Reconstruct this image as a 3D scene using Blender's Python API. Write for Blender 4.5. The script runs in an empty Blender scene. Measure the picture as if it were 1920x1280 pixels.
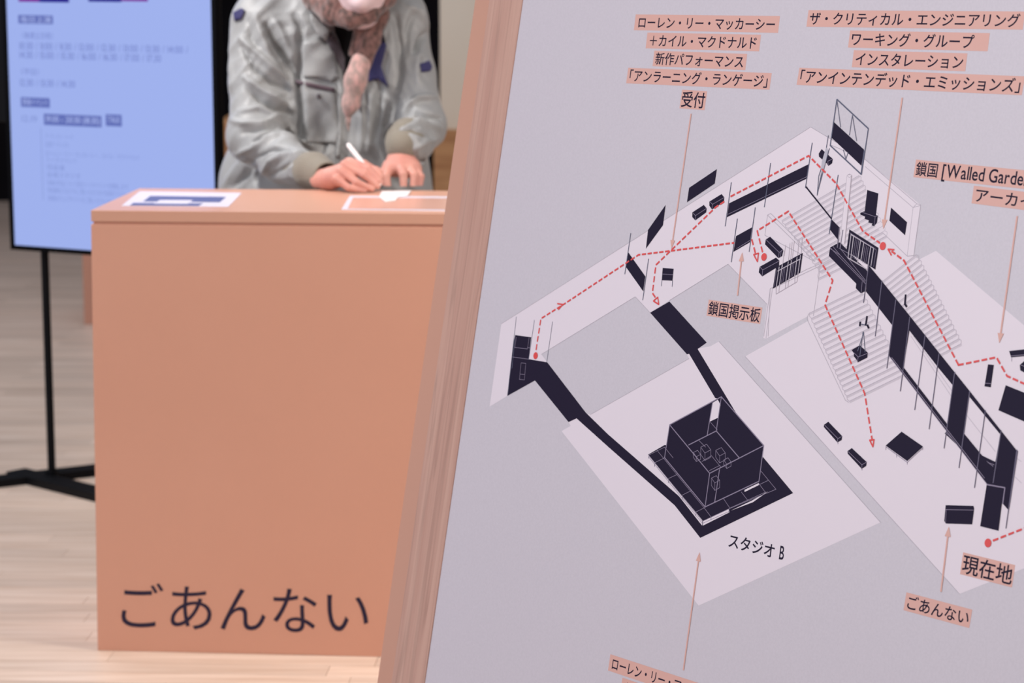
import bpy, bmesh, math, random
import numpy as np
from mathutils import Vector, Matrix, Euler
from mathutils.geometry import delaunay_2d_cdt
from mathutils.bvhtree import BVHTree
random.seed(7)
sc = bpy.context.scene
COL = sc.collection

# ------------------------------------------------------------------ camera, world, lights, exposure
F = 4500.0                       # focal length in pixels of the 1920 px frame
PITCH = math.radians(9.6)
HC = 1.60
cam = bpy.data.cameras.new('camera')
cam.sensor_width = 36.0
cam.lens = 36.0 * F / 1920.0
cam.clip_end = 200
cam.dof.use_dof = True
cam.dof.focus_distance = 3.50
cam.dof.aperture_fstop = 6.4
cam.dof.aperture_blades = 0
co = bpy.data.objects.new('camera', cam); COL.objects.link(co)
co.location = (0, 0, HC)
co.rotation_euler = (math.pi / 2 - PITCH, 0, 0)
sc.camera = co

w = bpy.data.worlds.new('world'); sc.world = w; w.use_nodes = True
w.node_tree.nodes['Background'].inputs[0].default_value = (0.80, 0.82, 1.0, 1)
w.node_tree.nodes['Background'].inputs[1].default_value = 0.24

def area(name, loc, target, size, power, color, spread=None, sy=None):
    l = bpy.data.lights.new(name, 'AREA'); l.energy = power; l.color = color
    l.shape = 'RECTANGLE'; l.size = size; l.size_y = sy or size
    if spread: l.spread = math.radians(spread)
    o = bpy.data.objects.new(name, l); COL.objects.link(o)
    o.location = loc
    o.rotation_euler = (Vector(target) - Vector(loc)).to_track_quat('-Z', 'Y').to_euler()
    return o
area('hall_light', (-0.8, 0.8, 4.4), (0.2, 4.4, 0.6), 1.6, 97, (1.0, 0.96, 0.90))
area('counter_fill', (1.6, 4.4, 2.3), (0.0, 5.3, 0.75), 0.8, 12.5, (1.0, 0.92, 0.84), 80)  # unseen lamp added to brighten the counter front from the right
area('desk_spot', (-2.3, 5.3, 3.5), (-0.38, 6.0, 1.30), 0.30, 15.5, (1.0, 0.95, 0.92), 70)
area('cool_side_fill', (-5.0, 2.6, 2.4), (0.6, 3.8, 0.8), 2.6, 108, (0.80, 0.87, 1.0))  # unseen cool area lamp added for bluish light from the left
area('far_floor_fill', (-2.5, 8.4, 5.0), (-2.0, 8.0, 0.0), 3.0, 120, (0.86, 0.90, 1.0))  # unseen cool lamp added to brighten the far floor

sc.view_settings.view_transform = 'Standard'
sc.view_settings.look = 'None'
sc.view_settings.exposure = 0.0
sc.view_settings.gamma = 1.0
sc.view_settings.use_curve_mapping = False

# ------------------------------------------------------------------ where a pixel's ray meets a plane of the place
cp, sp = math.cos(PITCH), math.sin(PITCH)
CAM = Vector((0, 0, HC))
def ray(px, py):
    x, y = (px - 960) / F, (640 - py) / F
    return Vector((x, cp + y * sp, y * cp - sp))
def at(px, py, d):               # point at depth d
    return CAM + ray(px, py) * d
def gp(px, py, z=0.0):           # point on the horizontal plane z
    r = ray(px, py)
    return CAM + r * ((z - HC) / r.z)
def proj(P):                     # numpy (n,3) -> px,py,depth
    x = P[:, 0]; f = P[:, 1] * cp - (P[:, 2] - HC) * sp; u = P[:, 1] * sp + (P[:, 2] - HC) * cp
    return 960 + F * x / f, 640 - F * u / f, f

# ------------------------------------------------------------------ materials
def lin(c):
    return tuple(((v / 255) / 12.92 if v / 255 <= 0.04045 else ((v / 255 + 0.055) / 1.055) ** 2.4) for v in c)
MATS = {}
def mat(name, rgb, rough=0.6, spec=0.3, metal=0.0, sheen=0.0, alb=1.0, coat=0.0):
    if name in MATS: return MATS[name]
    m = bpy.data.materials.new(name); m.use_nodes = True
    b = m.node_tree.nodes['Principled BSDF']
    c = [min(0.92, v * alb) for v in lin(rgb)]
    b.inputs['Base Color'].default_value = (*c, 1)
    b.inputs['Roughness'].default_value = rough
    b.inputs['Specular IOR Level'].default_value = spec
    b.inputs['Metallic'].default_value = metal
    b.inputs['Sheen Weight'].default_value = sheen
    b.inputs['Coat Weight'].default_value = coat
    MATS[name] = m
    return m
def nodes(m): return m.node_tree.nodes, m.node_tree.links, m.node_tree.nodes['Principled BSDF']
def noise_mix(m, c1, c2, scale, stretch=(1, 1, 1), detail=4, lo=0.35, hi=0.65, bump=0.0, coord='Object', alb=1.0, bscale=None):
    N, L, B = nodes(m)
    tc = N.new('ShaderNodeTexCoord'); mp = N.new('ShaderNodeMapping'); mp.inputs['Scale'].default_value = stretch
    L.new(tc.outputs[coord], mp.inputs[0])
    nz = N.new('ShaderNodeTexNoise'); nz.inputs['Scale'].default_value = scale; nz.inputs['Detail'].default_value = detail
    L.new(mp.outputs[0], nz.inputs[0])
    rp = N.new('ShaderNodeValToRGB'); rp.color_ramp.elements[0].position = lo; rp.color_ramp.elements[1].position = hi
    rp.color_ramp.elements[0].color = (*[v * alb for v in lin(c1)], 1); rp.color_ramp.elements[1].color = (*[v * alb for v in lin(c2)], 1)
    L.new(nz.outputs[0], rp.inputs[0]); L.new(rp.outputs[0], B.inputs['Base Color'])
    if bump:
        n2 = N.new('ShaderNodeTexNoise'); n2.inputs['Scale'].default_value = bscale or scale * 3
        L.new(mp.outputs[0], n2.inputs[0])
        bp = N.new('ShaderNodeBump'); bp.inputs['Strength'].default_value = bump; bp.inputs['Distance'].default_value = 0.002
        L.new(n2.outputs[0], bp.inputs['Height']); L.new(bp.outputs[0], B.inputs['Normal'])
    return m
def emit(name, rgb, s=1.0):
    if name in MATS: return MATS[name]
    m = bpy.data.materials.new(name); m.use_nodes = True
    N, L, B = nodes(m)
    B.inputs['Base Color'].default_value = (0.004, 0.004, 0.005, 1); B.inputs['Roughness'].default_value = 0.35; B.inputs['Specular IOR Level'].default_value = 0.1
    B.inputs['Emission Color'].default_value = (*lin(rgb), 1); B.inputs['Emission Strength'].default_value = s
    MATS[name] = m
    return m

# ------------------------------------------------------------------ object helpers
def link(name, me, m=None, parent=None, smooth=False, **props):
    if isinstance(me, bmesh.types.BMesh):
        b = me; me = bpy.data.meshes.new(name); b.to_mesh(me); b.free()
    o = bpy.data.objects.new(name, me); COL.objects.link(o)
    if m: me.materials.append(m)
    if smooth:
        me.polygons.foreach_set('use_smooth', [True] * len(me.polygons))
    if parent:
        o.parent = parent
        o.matrix_parent_inverse = parent_world(parent).inverted()
    for k, v in props.items(): o[k] = v
    return o
def parent_world(o):
    m = Matrix.LocRotScale(o.location, o.rotation_euler, o.scale)
    return (parent_world(o.parent) @ o.matrix_parent_inverse @ m) if o.parent else m
def thing(name, label, cat, loc, rz=0.0, group=None):
    o = bpy.data.objects.new(name, None); COL.objects.link(o)
    o.empty_display_size = 0.1
    o.location = loc; o.rotation_euler = (0, 0, rz); o['label'] = label; o['category'] = cat
    if group: o['group'] = group
    return o
def mesh(name, V, Fc):
    me = bpy.data.meshes.new(name); me.from_pydata([tuple(v) for v in V], [], Fc); me.update(); return me
def prism(name, bottom, top, bev=0.0):
    """closed body between two loops of world points"""
    n = len(bottom); bm = bmesh.new()
    a = [bm.verts.new(p) for p in bottom]; b = [bm.verts.new(p) for p in top]
    bm.faces.new(a[::-1]); bm.faces.new(b)
    for i in range(n): bm.faces.new((a[i], a[(i + 1) % n], b[(i + 1) % n], b[i]))
    bmesh.ops.recalc_face_normals(bm, faces=bm.faces)
    if bev: bmesh.ops.bevel(bm, geom=bm.edges[:], offset=bev, segments=2, affect='EDGES', profile=0.6)
    return bm
def obox(o, ex, ey, ez, x0, x1, y0, y1, z0, z1, bev=0.0):
    q = lambda x, y, z: o + ex * x + ey * y + ez * z
    return prism('b', [q(x0, y0, z0), q(x1, y0, z0), q(x1, y1, z0), q(x0, y1, z0)], [q(x0, y0, z1), q(x1, y0, z1), q(x1, y1, z1), q(x0, y1, z1)], bev)
def tube(pts, rad, seg=14, caps=True):
    pts = [Vector(p) for p in pts]; bm = bmesh.new(); rings = []
    for i, p in enumerate(pts):
        d = (pts[min(i + 1, len(pts) - 1)] - pts[max(i - 1, 0)]).normalized()
        a = d.cross(Vector((0.12, 0.3, 0.95)) if abs(d.z) < 0.9 else Vector((1, 0, 0))).normalized(); b = d.cross(a)
        r = rad[i] if isinstance(rad, (list, tuple)) else rad
        rings.append([bm.verts.new(p + (a * math.cos(t) + b * math.sin(t)) * r) for t in [2 * math.pi * k / seg for k in range(seg)]])
    for i in range(len(rings) - 1):
        for k in range(seg):
            bm.faces.new((rings[i][k], rings[i][(k + 1) % seg], rings[i + 1][(k + 1) % seg], rings[i + 1][k]))
    if caps: bm.faces.new(rings[0][::-1]); bm.faces.new(rings[-1])
    bmesh.ops.recalc_face_normals(bm, faces=bm.faces)
    return bm

# ------------------------------------------------------------------ lettering (Blender's own font, turned into flat meshes)
GL = {}
BOLD = [0.0]
def glyph(ch_):
    ch = ch_; key = (ch, BOLD[0])
    if key in GL: return GL[key]
    c = bpy.data.curves.new('g', 'FONT'); c.body = ch; c.resolution_u = 4; c.offset = BOLD[0]
    o = bpy.data.objects.new('g', c); COL.objects.link(o)
    me = bpy.data.meshes.new_from_object(o.evaluated_get(bpy.context.evaluated_depsgraph_get()))
    V = [(v.co.x, v.co.y) for v in me.vertices]; P = [tuple(p.vertices) for p in me.polygons]
    bpy.data.objects.remove(o); bpy.data.curves.remove(c); bpy.data.meshes.remove(me)
    GL[key] = (V, P)
    return GL[key]
def layout(s, latin=0.62, tight=False):
    """returns verts (x in em, y in em), faces, total width"""
    V, P, x = [], [], 0.0
    for ch in s:
        if ch == ' ': x += 0.30; continue
        if ch == '　': x += 1.0; continue
        v, p = glyph(ch)
        if not v: x += 0.5; continue
        off, adv, kx, ky = 0.0, 1.0, 1.0, 1.0
        if ord(ch) < 0x2000:
            x0 = min(a for a, _ in v); x1 = max(a for a, _ in v)
            kx = latin * 1.2; off = -x0 * kx + 0.04; adv = (x1 - x0) * kx + 0.08; ky = 1.22
        elif ch in '「〈': off, adv = -0.5, 0.5
        elif ch in '」〉': adv = 0.5
        n = len(V)
        V += [(x + off + a * kx, b * ky) for a, b in v]; P += [tuple(i + n for i in f) for f in p]
        x += adv
    return V, P, x

# ------------------------------------------------------------------ FLOOR
m_floor = mat('maple_floor', (205, 176, 156), 0.42, 0.35)
def plank_nodes(m, objrandom):
    N, L, B = nodes(m)
    tc = N.new('ShaderNodeTexCoord'); mp = N.new('ShaderNodeMapping')
    mp.inputs['Scale'].default_value = (1.2, 16, 1)
    L.new(tc.outputs['Object'], mp.inputs[0])
    nz = N.new('ShaderNodeTexNoise'); nz.inputs['Scale'].default_value = 2.2; nz.inputs['Detail'].default_value = 6
    L.new(mp.outputs[0], nz.inputs[0])
    rp = N.new('ShaderNodeValToRGB')
    rp.color_ramp.elements[0].position = 0.25; rp.color_ramp.elements[1].position = 0.75
    rp.color_ramp.elements[0].color = (*lin((206, 178, 156)), 1); rp.color_ramp.elements[1].color = (*lin((236, 214, 196)), 1)
    L.new(nz.outputs[0], rp.inputs[0])
    hs = N.new('ShaderNodeHueSaturation')
    mr = N.new('ShaderNodeMapRange'); mr.inputs['To Min'].default_value = 0.88; mr.inputs['To Max'].default_value = 1.06
    if objrandom:
        oi = N.new('ShaderNodeObjectInfo'); L.new(oi.outputs['Random'], mr.inputs[0])
    else:
        br = N.new('ShaderNodeTexBrick'); br.inputs['Scale'].default_value = 1.0
        br.inputs['Brick Width'].default_value = 0.9; br.inputs['Row Height'].default_value = 0.075
        br.inputs['Mortar Size'].default_value = 0.0012; br.inputs['Color1'].default_value = (0, 0, 0, 1); br.inputs['Color2'].default_value = (1, 1, 1, 1)
        L.new(tc.outputs['Object'], br.inputs[0]); L.new(br.outputs[0], mr.inputs[0])
    L.new(mr.outputs[0], hs.inputs['Value']); L.new(rp.outputs[0], hs.inputs['Color']); L.new(hs.outputs[0], B.inputs['Base Color'])
plank_nodes(m_floor, False)
m_plank = mat('maple_plank', (205, 176, 156), 0.42, 0.35); plank_nodes(m_plank, True)

FR = math.radians(-3.6)
fc, fs = math.cos(FR), math.sin(FR)
floor = link('floor', mesh('floor', [(-9, -3, 0), (9, -3, 0), (9, 17, 0), (-9, 17, 0)], [(0, 1, 2, 3)]), m_floor, kind='structure')
# planks laid over the sub-floor where they can be told apart
PW = 0.075
base = Vector((-0.9, 4.4, 0.0)); ex = Vector((fc, fs, 0)); ey = Vector((-fs, fc, 0)); ez = Vector((0, 0, 1))
row = 0; cnt = 0
for row in range(40):
    y0 = row * PW
    xs = -1.7 + random.random() * 0.6
    while xs < 1.3 and cnt < 240:
        ln = random.choice((0.6, 0.75, 0.9, 0.9))
        x1 = min(xs + ln, 1.6)
        bm = obox(base, ex, ey, ez, xs + 0.0006, x1 - 0.0006, y0 + 0.0006, y0 + PW - 0.0006, 0.0, 0.006)
        o = link('plank', bm, m_plank, floor)
        xs = x1; cnt += 1
FZ = 0.006

# ------------------------------------------------------------------ WALLS far behind
m_dark = mat('dark_wall', (17, 15, 18), 0.8, 0.1)
noise_mix(m_dark, (10, 9, 12), (24, 20, 24), 0.8)
b = obox(Vector((0, 0, 0)), Vector((1, 0, 0)), Vector((0, 1, 0)), ez, -9, 9, 14.6, 14.8, 0, 5)
link('wall_back', b, m_dark, kind='structure')
m_beige = mat('beige_wall', (205, 186, 162), 0.8, 0.2)
noise_mix(m_beige, (236, 222, 200), (240, 228, 208), 1.4)
g = gp(826, 352 - 30)
xw = at(828, 200, 11.5).x
b = obox(Vector((0, 0, 0)), Vector((1, 0, 0)), Vector((0, 1, 0)), ez, xw, xw + 6.0, 11.3, 11.5, 0.0, 5)
wr = link('wall_right', b, m_beige, kind='structure')
m_oak = mat('oak_dado', (190, 140, 95), 0.5, 0.3)
noise_mix(m_oak, (176, 124, 82), (206, 156, 108), 2.0, (1, 1, 9))
b = obox(Vector((0, 0, 0)), Vector((1, 0, 0)), Vector((0, 1, 0)), ez, xw - 0.03, xw + 6.0, 11.22, 11.3, 0.0, at(828, 235, 11.5).z, 0.004)
link('wainscot', b, m_oak, wr)

# ------------------------------------------------------------------ PEACH COUNTER
m_peach = mat('peach_paint', (214, 150, 122), 0.5, 0.25)
noise_mix(m_peach, (204, 149, 125), (209, 154, 130), 1.2)
m_peach_top = mat('peach_laminate', (206, 155, 131), 0.34, 0.4)
m_ink = mat('navy_ink', (36, 27, 52), 0.55, 0.3)
A0 = gp(183, 1219, 0.006); A1 = gp(712, 1231, 0.006); A0.z = A1.z = 0.0
cx = (A1 - A0).normalized(); cy = Vector((-cx.y, cx.x, 0))
_r = ray(170, 394); HT = (CAM + _r * ((A0 - CAM).dot(cy) / _r.dot(cy))).z      # height of the countertop
B0 = gp(170, 394, HT)             # top front-left corner
tl = (B0 - A0).dot(cx)            # slight batter of the left edge, as in the photograph
CW, CD = 1.16, 0.45
dpt = (gp(240, 353, HT) - B0).dot(cy); CD = dpt if 0.25 < dpt < 0.8 else CD
print('counter', A0, B0, 'batter', tl, (B0 - A0).dot(cy), 'depth', CD, 'angle', math.degrees(math.atan2(cx.y, cx.x)))
counter = thing('reception_counter', 'peach painted box counter with large dark Japanese lettering near its foot', 'counter', tuple(A0 + cx * CW / 2 + cy * CD / 2), math.atan2(cx.y, cx.x))
q = lambda x, y, z: A0 + cx * x + cy * y + Vector((0, 0, z))
def cpanel(name, x0, x1, y0, y1, z0, z1, lean=0.0, bev=0.0015, m=m_peach):
    k = lambda z: lean * z / HT
    bm = prism('b', [q(x0 + k(z0), y0, z0), q(x1, y0, z0), q(x1, y1, z0), q(x0 + k(z0), y1, z0)],
               [q(x0 + k(z1), y0, z1), q(x1, y0, z1), q(x1, y1, z1), q(x0 + k(z1), y1, z1)], bev)
    return link(name, bm, m, counter)
TH = 0.025
cpanel('front_panel', 0.0, CW, 0.0, 0.021, FZ, HT - TH - 0.006, tl)
cpanel('shadow_gap_strip', 0.004 + tl, CW - 0.004, 0.004, 0.02, HT - TH - 0.006, HT - TH, 0)
cpanel('side_panel', 0.0, 0.021, 0.022, CD, FZ, HT - TH, tl)
cpanel('side_panel', CW - 0.021, CW, 0.022, CD, FZ, HT - TH, 0)
cpanel('shelf', 0.025, CW - 0.025, 0.03, CD - 0.01, 0.48, 0.50, 0)
cpanel('countertop', tl, CW, 0.0, CD + 0.004, HT - TH, HT, 0, 0.0015, m_peach_top)
# lettering on the front panel
def on_plane(px, py, o, n):
    r = ray(px, py); return CAM + r * ((o - CAM).dot(n) / r.dot(n))
def text_mesh(s, TL, TR, BL, em_frac=0.86, xf=(0.03, 0.97), latin=0.62, lift=Vector((0, 0, 0)), aspect=None):
    V, P, W = layout(s, latin)
    R = TR - TL; D = BL - TL
    out = []
    for x, y in V:
        u = xf[0] + (xf[1] - xf[0]) * x / W
        v = 0.5 - (y - 0.38) * em_frac
        out.append(TL + R * u + D * v + lift)
    return mesh('text', out, P)
cn = -cy
fp = A0 + cn * 0.0006
T = [on_plane(*p, fp, cn) for p in ((212, 1084), (699, 1096), (213, 1186))]
link('lettering', text_mesh('ごあんない', *T, em_frac=0.93, xf=(0, 1)), m_ink, counter, label='dark navy Japanese lettering reading goannai')

# ------------------------------------------------------------------ things on the countertop
m_white = mat('white_paper', (214, 208, 220), 0.45, 0.4)
m_lam = mat('laminated_peach_sheet', (216, 165, 146), 0.2, 0.4)
m_blue = mat('blue_print', (84, 92, 140), 0.5, 0.3)
def sheet(name, pxs, z, th, m, parent=None, **kw):
    P = [gp(x, y, z) for x, y in pxs]
    return link(name, prism('s', P, [p + Vector((0, 0, th)) for p in P]), m, parent, **kw)
def flat(name, pxs, z, m, parent):
    P = [gp(x, y, z) for x, y in pxs]
    me = mesh(name, P, [tuple(range(len(P)))[::-1]])
    return link(name, me, m, parent)
leaf = thing('leaflet', 'white leaflet with blue printed bands at left end of peach countertop', 'leaflet', tuple(gp(335, 373, HT)))
sheet('paper', [(228, 386), (428, 388), (453, 362), (262, 359)], HT, 0.0008, m_white, leaf)
flat('printed_band', [(268, 377.5), (412, 379), (424, 369), (282, 367)], HT + 0.0011, m_blue, leaf)
flat('printed_band', [(243, 385), (372, 386), (381, 381), (250, 380)], HT + 0.0011, m_blue, leaf)
flat('printed_picture', [(288, 381.5), (352, 382), (362, 375), (300, 374.5)], HT + 0.0014, m_white, leaf)
lam = thing('laminated_sheet', 'glossy laminated peach sheet with white border at right end of countertop', 'sheet', tuple(gp(740, 382, HT)))
sheet('border', [(640, 393), (858, 396), (868, 369), (656, 367.5)], HT, 0.0008, m_white, lam)
flat('printed_field', [(652, 391), (846, 393), (853, 371.5), (662, 370)], HT + 0.0011, m_lam, lam)
glare = sheet('glare_patch', [(716, 359), (771, 358), (764, 367), (747, 369), (741, 376), (722, 378), (711, 369)], HT + 0.0018, 0.0012, mat('glare_white', (250, 248, 252), 0.3, 0.4),  # white patch modelled in place of the glare on the laminated film
      label='small white painted slip under the writing hands on laminated sheet', category='paper')

# ------------------------------------------------------------------ second peach block behind the counter
Q0 = gp(158, 608)
s0 = Q0 + Vector((0, 0, FZ * 0))
b = obox(Q0, Vector((1, 0, 0)), Vector((0, 1, 0)), ez, 0.0, 0.62, 0.0, 0.4, 0.0, 0.46, 0.003)
blk = thing('peach_plinth', 'low peach plinth on the floor just behind the left side of counter', 'plinth', tuple(Q0 + Vector((.31, .2, 0))))
link('body', b, m_peach, blk)
b = obox(Q0, Vector((1, 0, 0)), Vector((0, 1, 0)), ez, -0.006, 0.626, -0.006, 0.406, 0.46, 0.49, 0.003)
link('lid', b, m_peach, blk)

bn0 = at(411, 262, 10.6); bn1 = at(560, 262, 10.6); zt_b = at(411, 226, 10.6).z
bench = thing('oak_bench', 'blurred orange-brown wooden bench glimpsed between display and person', 'bench', ((bn0.x + bn1.x) / 2, bn0.y, 0))
X_, Y_ = Vector((1, 0, 0)), Vector((0, 1, 0))
link('seat', obox(Vector((0, bn0.y, 0)), X_, Y_, ez, bn0.x, bn1.x, 0, 0.4, zt_b - 0.09, zt_b, 0.003), m_oak, bench)
for a_ in (bn0.x, bn1.x - 0.05): link('leg', obox(Vector((0, bn0.y, 0)), X_, Y_, ez, a_, a_ + 0.05, 0.02, 0.38, 0, zt_b - 0.09, 0.003), m_oak, bench)

# ------------------------------------------------------------------ PORTRAIT DISPLAY ON STAND
m_black = mat('black_metal', (9, 9, 13), 0.5, 0.15)
m_bezel = mat('black_bezel', (4, 4, 7), 0.5, 0.08)
SP = gp(98, 908)                                  # foot of the pole
ang = math.radians(-27)
sx = Vector((math.cos(ang), math.sin(ang), 0)); sn = Vector((math.sin(ang), -math.cos(ang), 0))   # right, towards viewer
disp = thing('digital_display', 'portrait display with pale blue screen on black pole stand', 'display', tuple(SP), ang)
so = SP + sn * 0.062                              # plane of the glass
def son(px, py, lift=0.0): return on_plane(px, py, so + sn * lift, sn)
# rectangle of the active screen in plane coordinates
c_bl = son(30, 459); c_l = (son(30, 459) + son(10, 0)) / 2; c_r = (son(403, 350) + son(397, 0)) / 2
xl = (c_l - so).dot(sx); xr = (c_r - so).dot(sx); zb = c_bl.z; zt = zb + (xr - xl) * 16 / 9
print('screen', xl, xr, zb, zt)
S = lambda x, z, l=0.0: so + sx * x + sn * l + Vector((0, 0, z))
bz = 0.014
def sbox(x0, x1, z0, z1, l0, l1, bev=0.0):
    return prism('b', [S(x0, z0, l0), S(x1, z0, l0), S(x1, z0, l1), S(x0, z0, l1)], [S(x0, z1, l0), S(x1, z1, l0), S(x1, z1, l1), S(x0, z1, l1)], bev)
link('housing', sbox(xl - bz, xr + bz, zb - bz, zt + bz, -0.028, -0.002, 0.003), m_bezel, disp)
for a in ((xl - bz, xl, zb - bz, zt + bz), (xr, xr + bz, zb - bz, zt + bz), (xl, xr, zb - bz, zb), (xl, xr, zt, zt + bz)):
    link('bezel', sbox(*a, -0.002, 0.004, 0.0008), m_bezel, disp)
m_scr = emit('screen_blue', (158, 176, 236))
scr = link('screen', mesh('screen', [S(xl, zb), S(xr, zb), S(xr, zt), S(xl, zt)], [(0, 1, 2, 3)]), m_scr, disp, label='pale blue lit screen')
m_bar = emit('screen_bar', (96, 110, 182)); m_stx = emit('screen_text', (112, 126, 196)); m_slt = emit('screen_light_text', (176, 190, 240))
m_sl2 = emit('screen_faint_text', (130, 146, 210))
def squad(name, x0, y0, x1, y1, m, lift=0.0006, slope=None):
    P = [son(x0, y0 + 0, lift), son(x1, y0, lift), son(x1, y1, lift), son(x0, y1, lift)]
    a = (P[0] - so).dot(sx); b = (P[1] - so).dot(sx); t = P[0].z; u = P[3].z
    return link(name, mesh(name, [S(a, u, lift), S(b, u, lift), S(b, t, lift), S(a, t, lift)], [(0, 1, 2, 3)]), m, scr)
def stext(s, x0, y0, x1, h, m, lift=0.001):
    a = son(x0, y0, lift); b = son(x1, y0, lift)
    xa = (a - so).dot(sx); xb = (b - so).dot(sx); hh = h / F * 6.75
    TL = S(xa, a.z, lift); TR = S(xb, a.z, lift); BL = S(xa, a.z - hh, lift)
    link('screen_text', text_mesh(s, TL, TR, BL, em_frac=0.95, xf=(0, 1), latin=0.8), m, scr)
m_mag = emit('thumb_magenta', (120, 20, 150)); m_dbl = emit('thumb_blue', (30, 24, 140))
squad('thumbnail', 33, -48, 72, 3, m_mag); squad('thumbnail', 72, -48, 128, 4, m_dbl); squad('thumbnail', 164, -50, 226, 3, m_dbl); squad('thumbnail', 226, -50, 276, 2, m_mag)
squad('heading_bar', 34, 28, 99, 44, m_bar); stext('毎日上演', 38, 29, 96, 14, m_slt, 0.0014)
stext('〈毎週土日祝〉', 40, 59, 100, 14, m_stx)
stext('10:30 / 11:00 / 11:30 / 12:00 / 12:30 / 13:00 / 13:30 / 14:00 /', 36, 78, 353, 16, m_stx)
stext('14:30 / 15:00 / 15:30 / 16:00 / 16:30 / 17:00 / 17:30', 36, 95, 302, 16, m_stx)
stext('〈平日〉', 38, 127, 74, 14, m_stx)
stext('12:30 / 13:30 / 14:30', 37, 147, 141, 16, m_stx)
squad('heading_bar', 39, 182, 93, 200, m_bar); stext('関連イベント', 42, 184, 90, 13, m_slt, 0.0014)
stext('12.19', 40, 215, 70, 15, m_sl2)
squad('date_bar', 82, 213, 190, 234, m_bar); stext('19:00 - 20:30 (18:30)', 86, 216, 187, 14, m_slt, 0.0014)
squad('date_bar', 198, 214, 228, 236, m_bar); stext('TALK', 202, 217, 225, 14, m_slt, 0.0014)
squad('rule_line', 76, 240, 77, 375, m_sl2)
for i, (y, x1, s) in enumerate(((249, 137, 'アーティスト・トーク'), (264, 130, '出演アーティスト'), (281, 262, 'ローレン・リー・マッカーシー、カイル・マクドナルド'), (293, 145, 'トークイベント'), (307, 122, '司会者'), (321, 152, '会場スタジオ'), (336, 240, '本展の作品について語るトークイベントを開催します'), (350, 235, '参加無料どなたでもご覧いただけます会場ホワイエ'), (365, 215, '詳細はウェブサイトをご覧くださいませ'))):
    stext(s, 84 + i * 0.7, y, x1, 12, m_sl2)
xp = -0.0
link('pole', tube([SP + Vector((0, 0, 0.012)) - sn * 0.0, SP + Vector((0, 0, zt * 0.8))], 0.0118, 20), m_black, disp)
link('mounting_bracket', sbox(-0.16, 0.30, zb + 0.35, zb + 0.75, -0.07, -0.045, 0.003), m_black, disp)
def foot(pa, pb, wdt, z1, name='foot'):
    a, b2 = gp(*pa), gp(*pb); d = (b2 - a).normalized(); n2 = Vector((-d.y, d.x, 0)) * wdt
    return link(name, prism('f', [a - n2, b2 - n2, b2 + n2, a + n2], [p + Vector((0, 0, z1)) for p in (a - n2, b2 - n2, b2 + n2, a + n2)], 0.002), m_black, disp)
foot((-70, 921), (300, 878), 0.035, 0.030)
foot((30, 899), (300, 967), 0.035, 0.031)
link('pole_socket', tube([SP - sn * 0.0 + Vector((0, 0, 0.028)), SP - sn * 0.0 + Vector((0, 0, 0.042))], 0.02, 20), m_black, disp)
# ------------------------------------------------------------------ MAP SIGN (leaning printed board in the foreground)
sh = Vector((0.600, 0.0, -0.800))                        # camera-space direction to the right along the board (x, up, forward)
def c2w(x, u, f): return Vector((x, f * cp + u * sp, u * cp - f * sp))
HH = c2w(0.604, -0.116, -0.788).normalized()
VV = c2w(0.141, 0.990, -0.010); VV = (VV - HH * VV.dot(HH)).normalized()
SN = HH.cross(VV).normalized()                           # faces the viewer
SO = at(889, 640, 4.0)                                   # left edge of the white sheet
if SN.dot(CAM - SO) < 0: SN = -SN
def sg(px, py, lift=0.0):
    r = ray(px, py); o = SO + SN * lift
    return CAM + r * ((o - CAM).dot(SN) / r.dot(SN))
def line_at_z(P, D, z): return P + D * ((z - P.z) / D.z)
e0, e1 = sg(981, 0), sg(797, 1280); ED = (e0 - e1).normalized()     # sheet edge
HW = Vector((HH.x, HH.y, HH.z)); HW = (HW - Vector((0, 0, HW.z)))    # level direction in the board's plane
HW = SN.cross(Vector((0, 0, 1))).normalized()
if HW.x < 0: HW = -HW
wst = (sg(889, 640) - sg(826.5, 640)).dot(HW)            # width of the bare wood stile
wpe = (sg(826.5, 640) - sg(799, 640)).dot(HW)            # width of the peach board behind it
print('sign stile', wst, 'peach', wpe, 'normal', SN, 'edge', ED)
Wd = 1.75
zb_, zt_ = 0.10, 2.06
sign = thing('map_sign', 'large leaning board printed with a venue floor map in a bare wood frame', 'sign', tuple(line_at_z(e0, ED, 0) + HW * Wd / 2), math.atan2(HW.y, HW.x))
def slab(name, a0, a1, z0, z1, l0, l1, m, bev=0.001, **kw):
    E0, E1 = line_at_z(e0, ED, z0), line_at_z(e0, ED, z1)
    P = lambda E, a, l: E + HW * a + SN * l
    bm = prism('s', [P(E0, a0, l0), P(E0, a1, l0), P(E0, a1, l1), P(E0, a0, l1)], [P(E1, a0, l0), P(E1, a1, l0), P(E1, a1, l1), P(E1, a0, l1)], bev)
    return link(name, bm, m, sign, **kw)
m_wood = mat('bare_cedar', (182, 138, 120), 0.6, 0.3)
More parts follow.
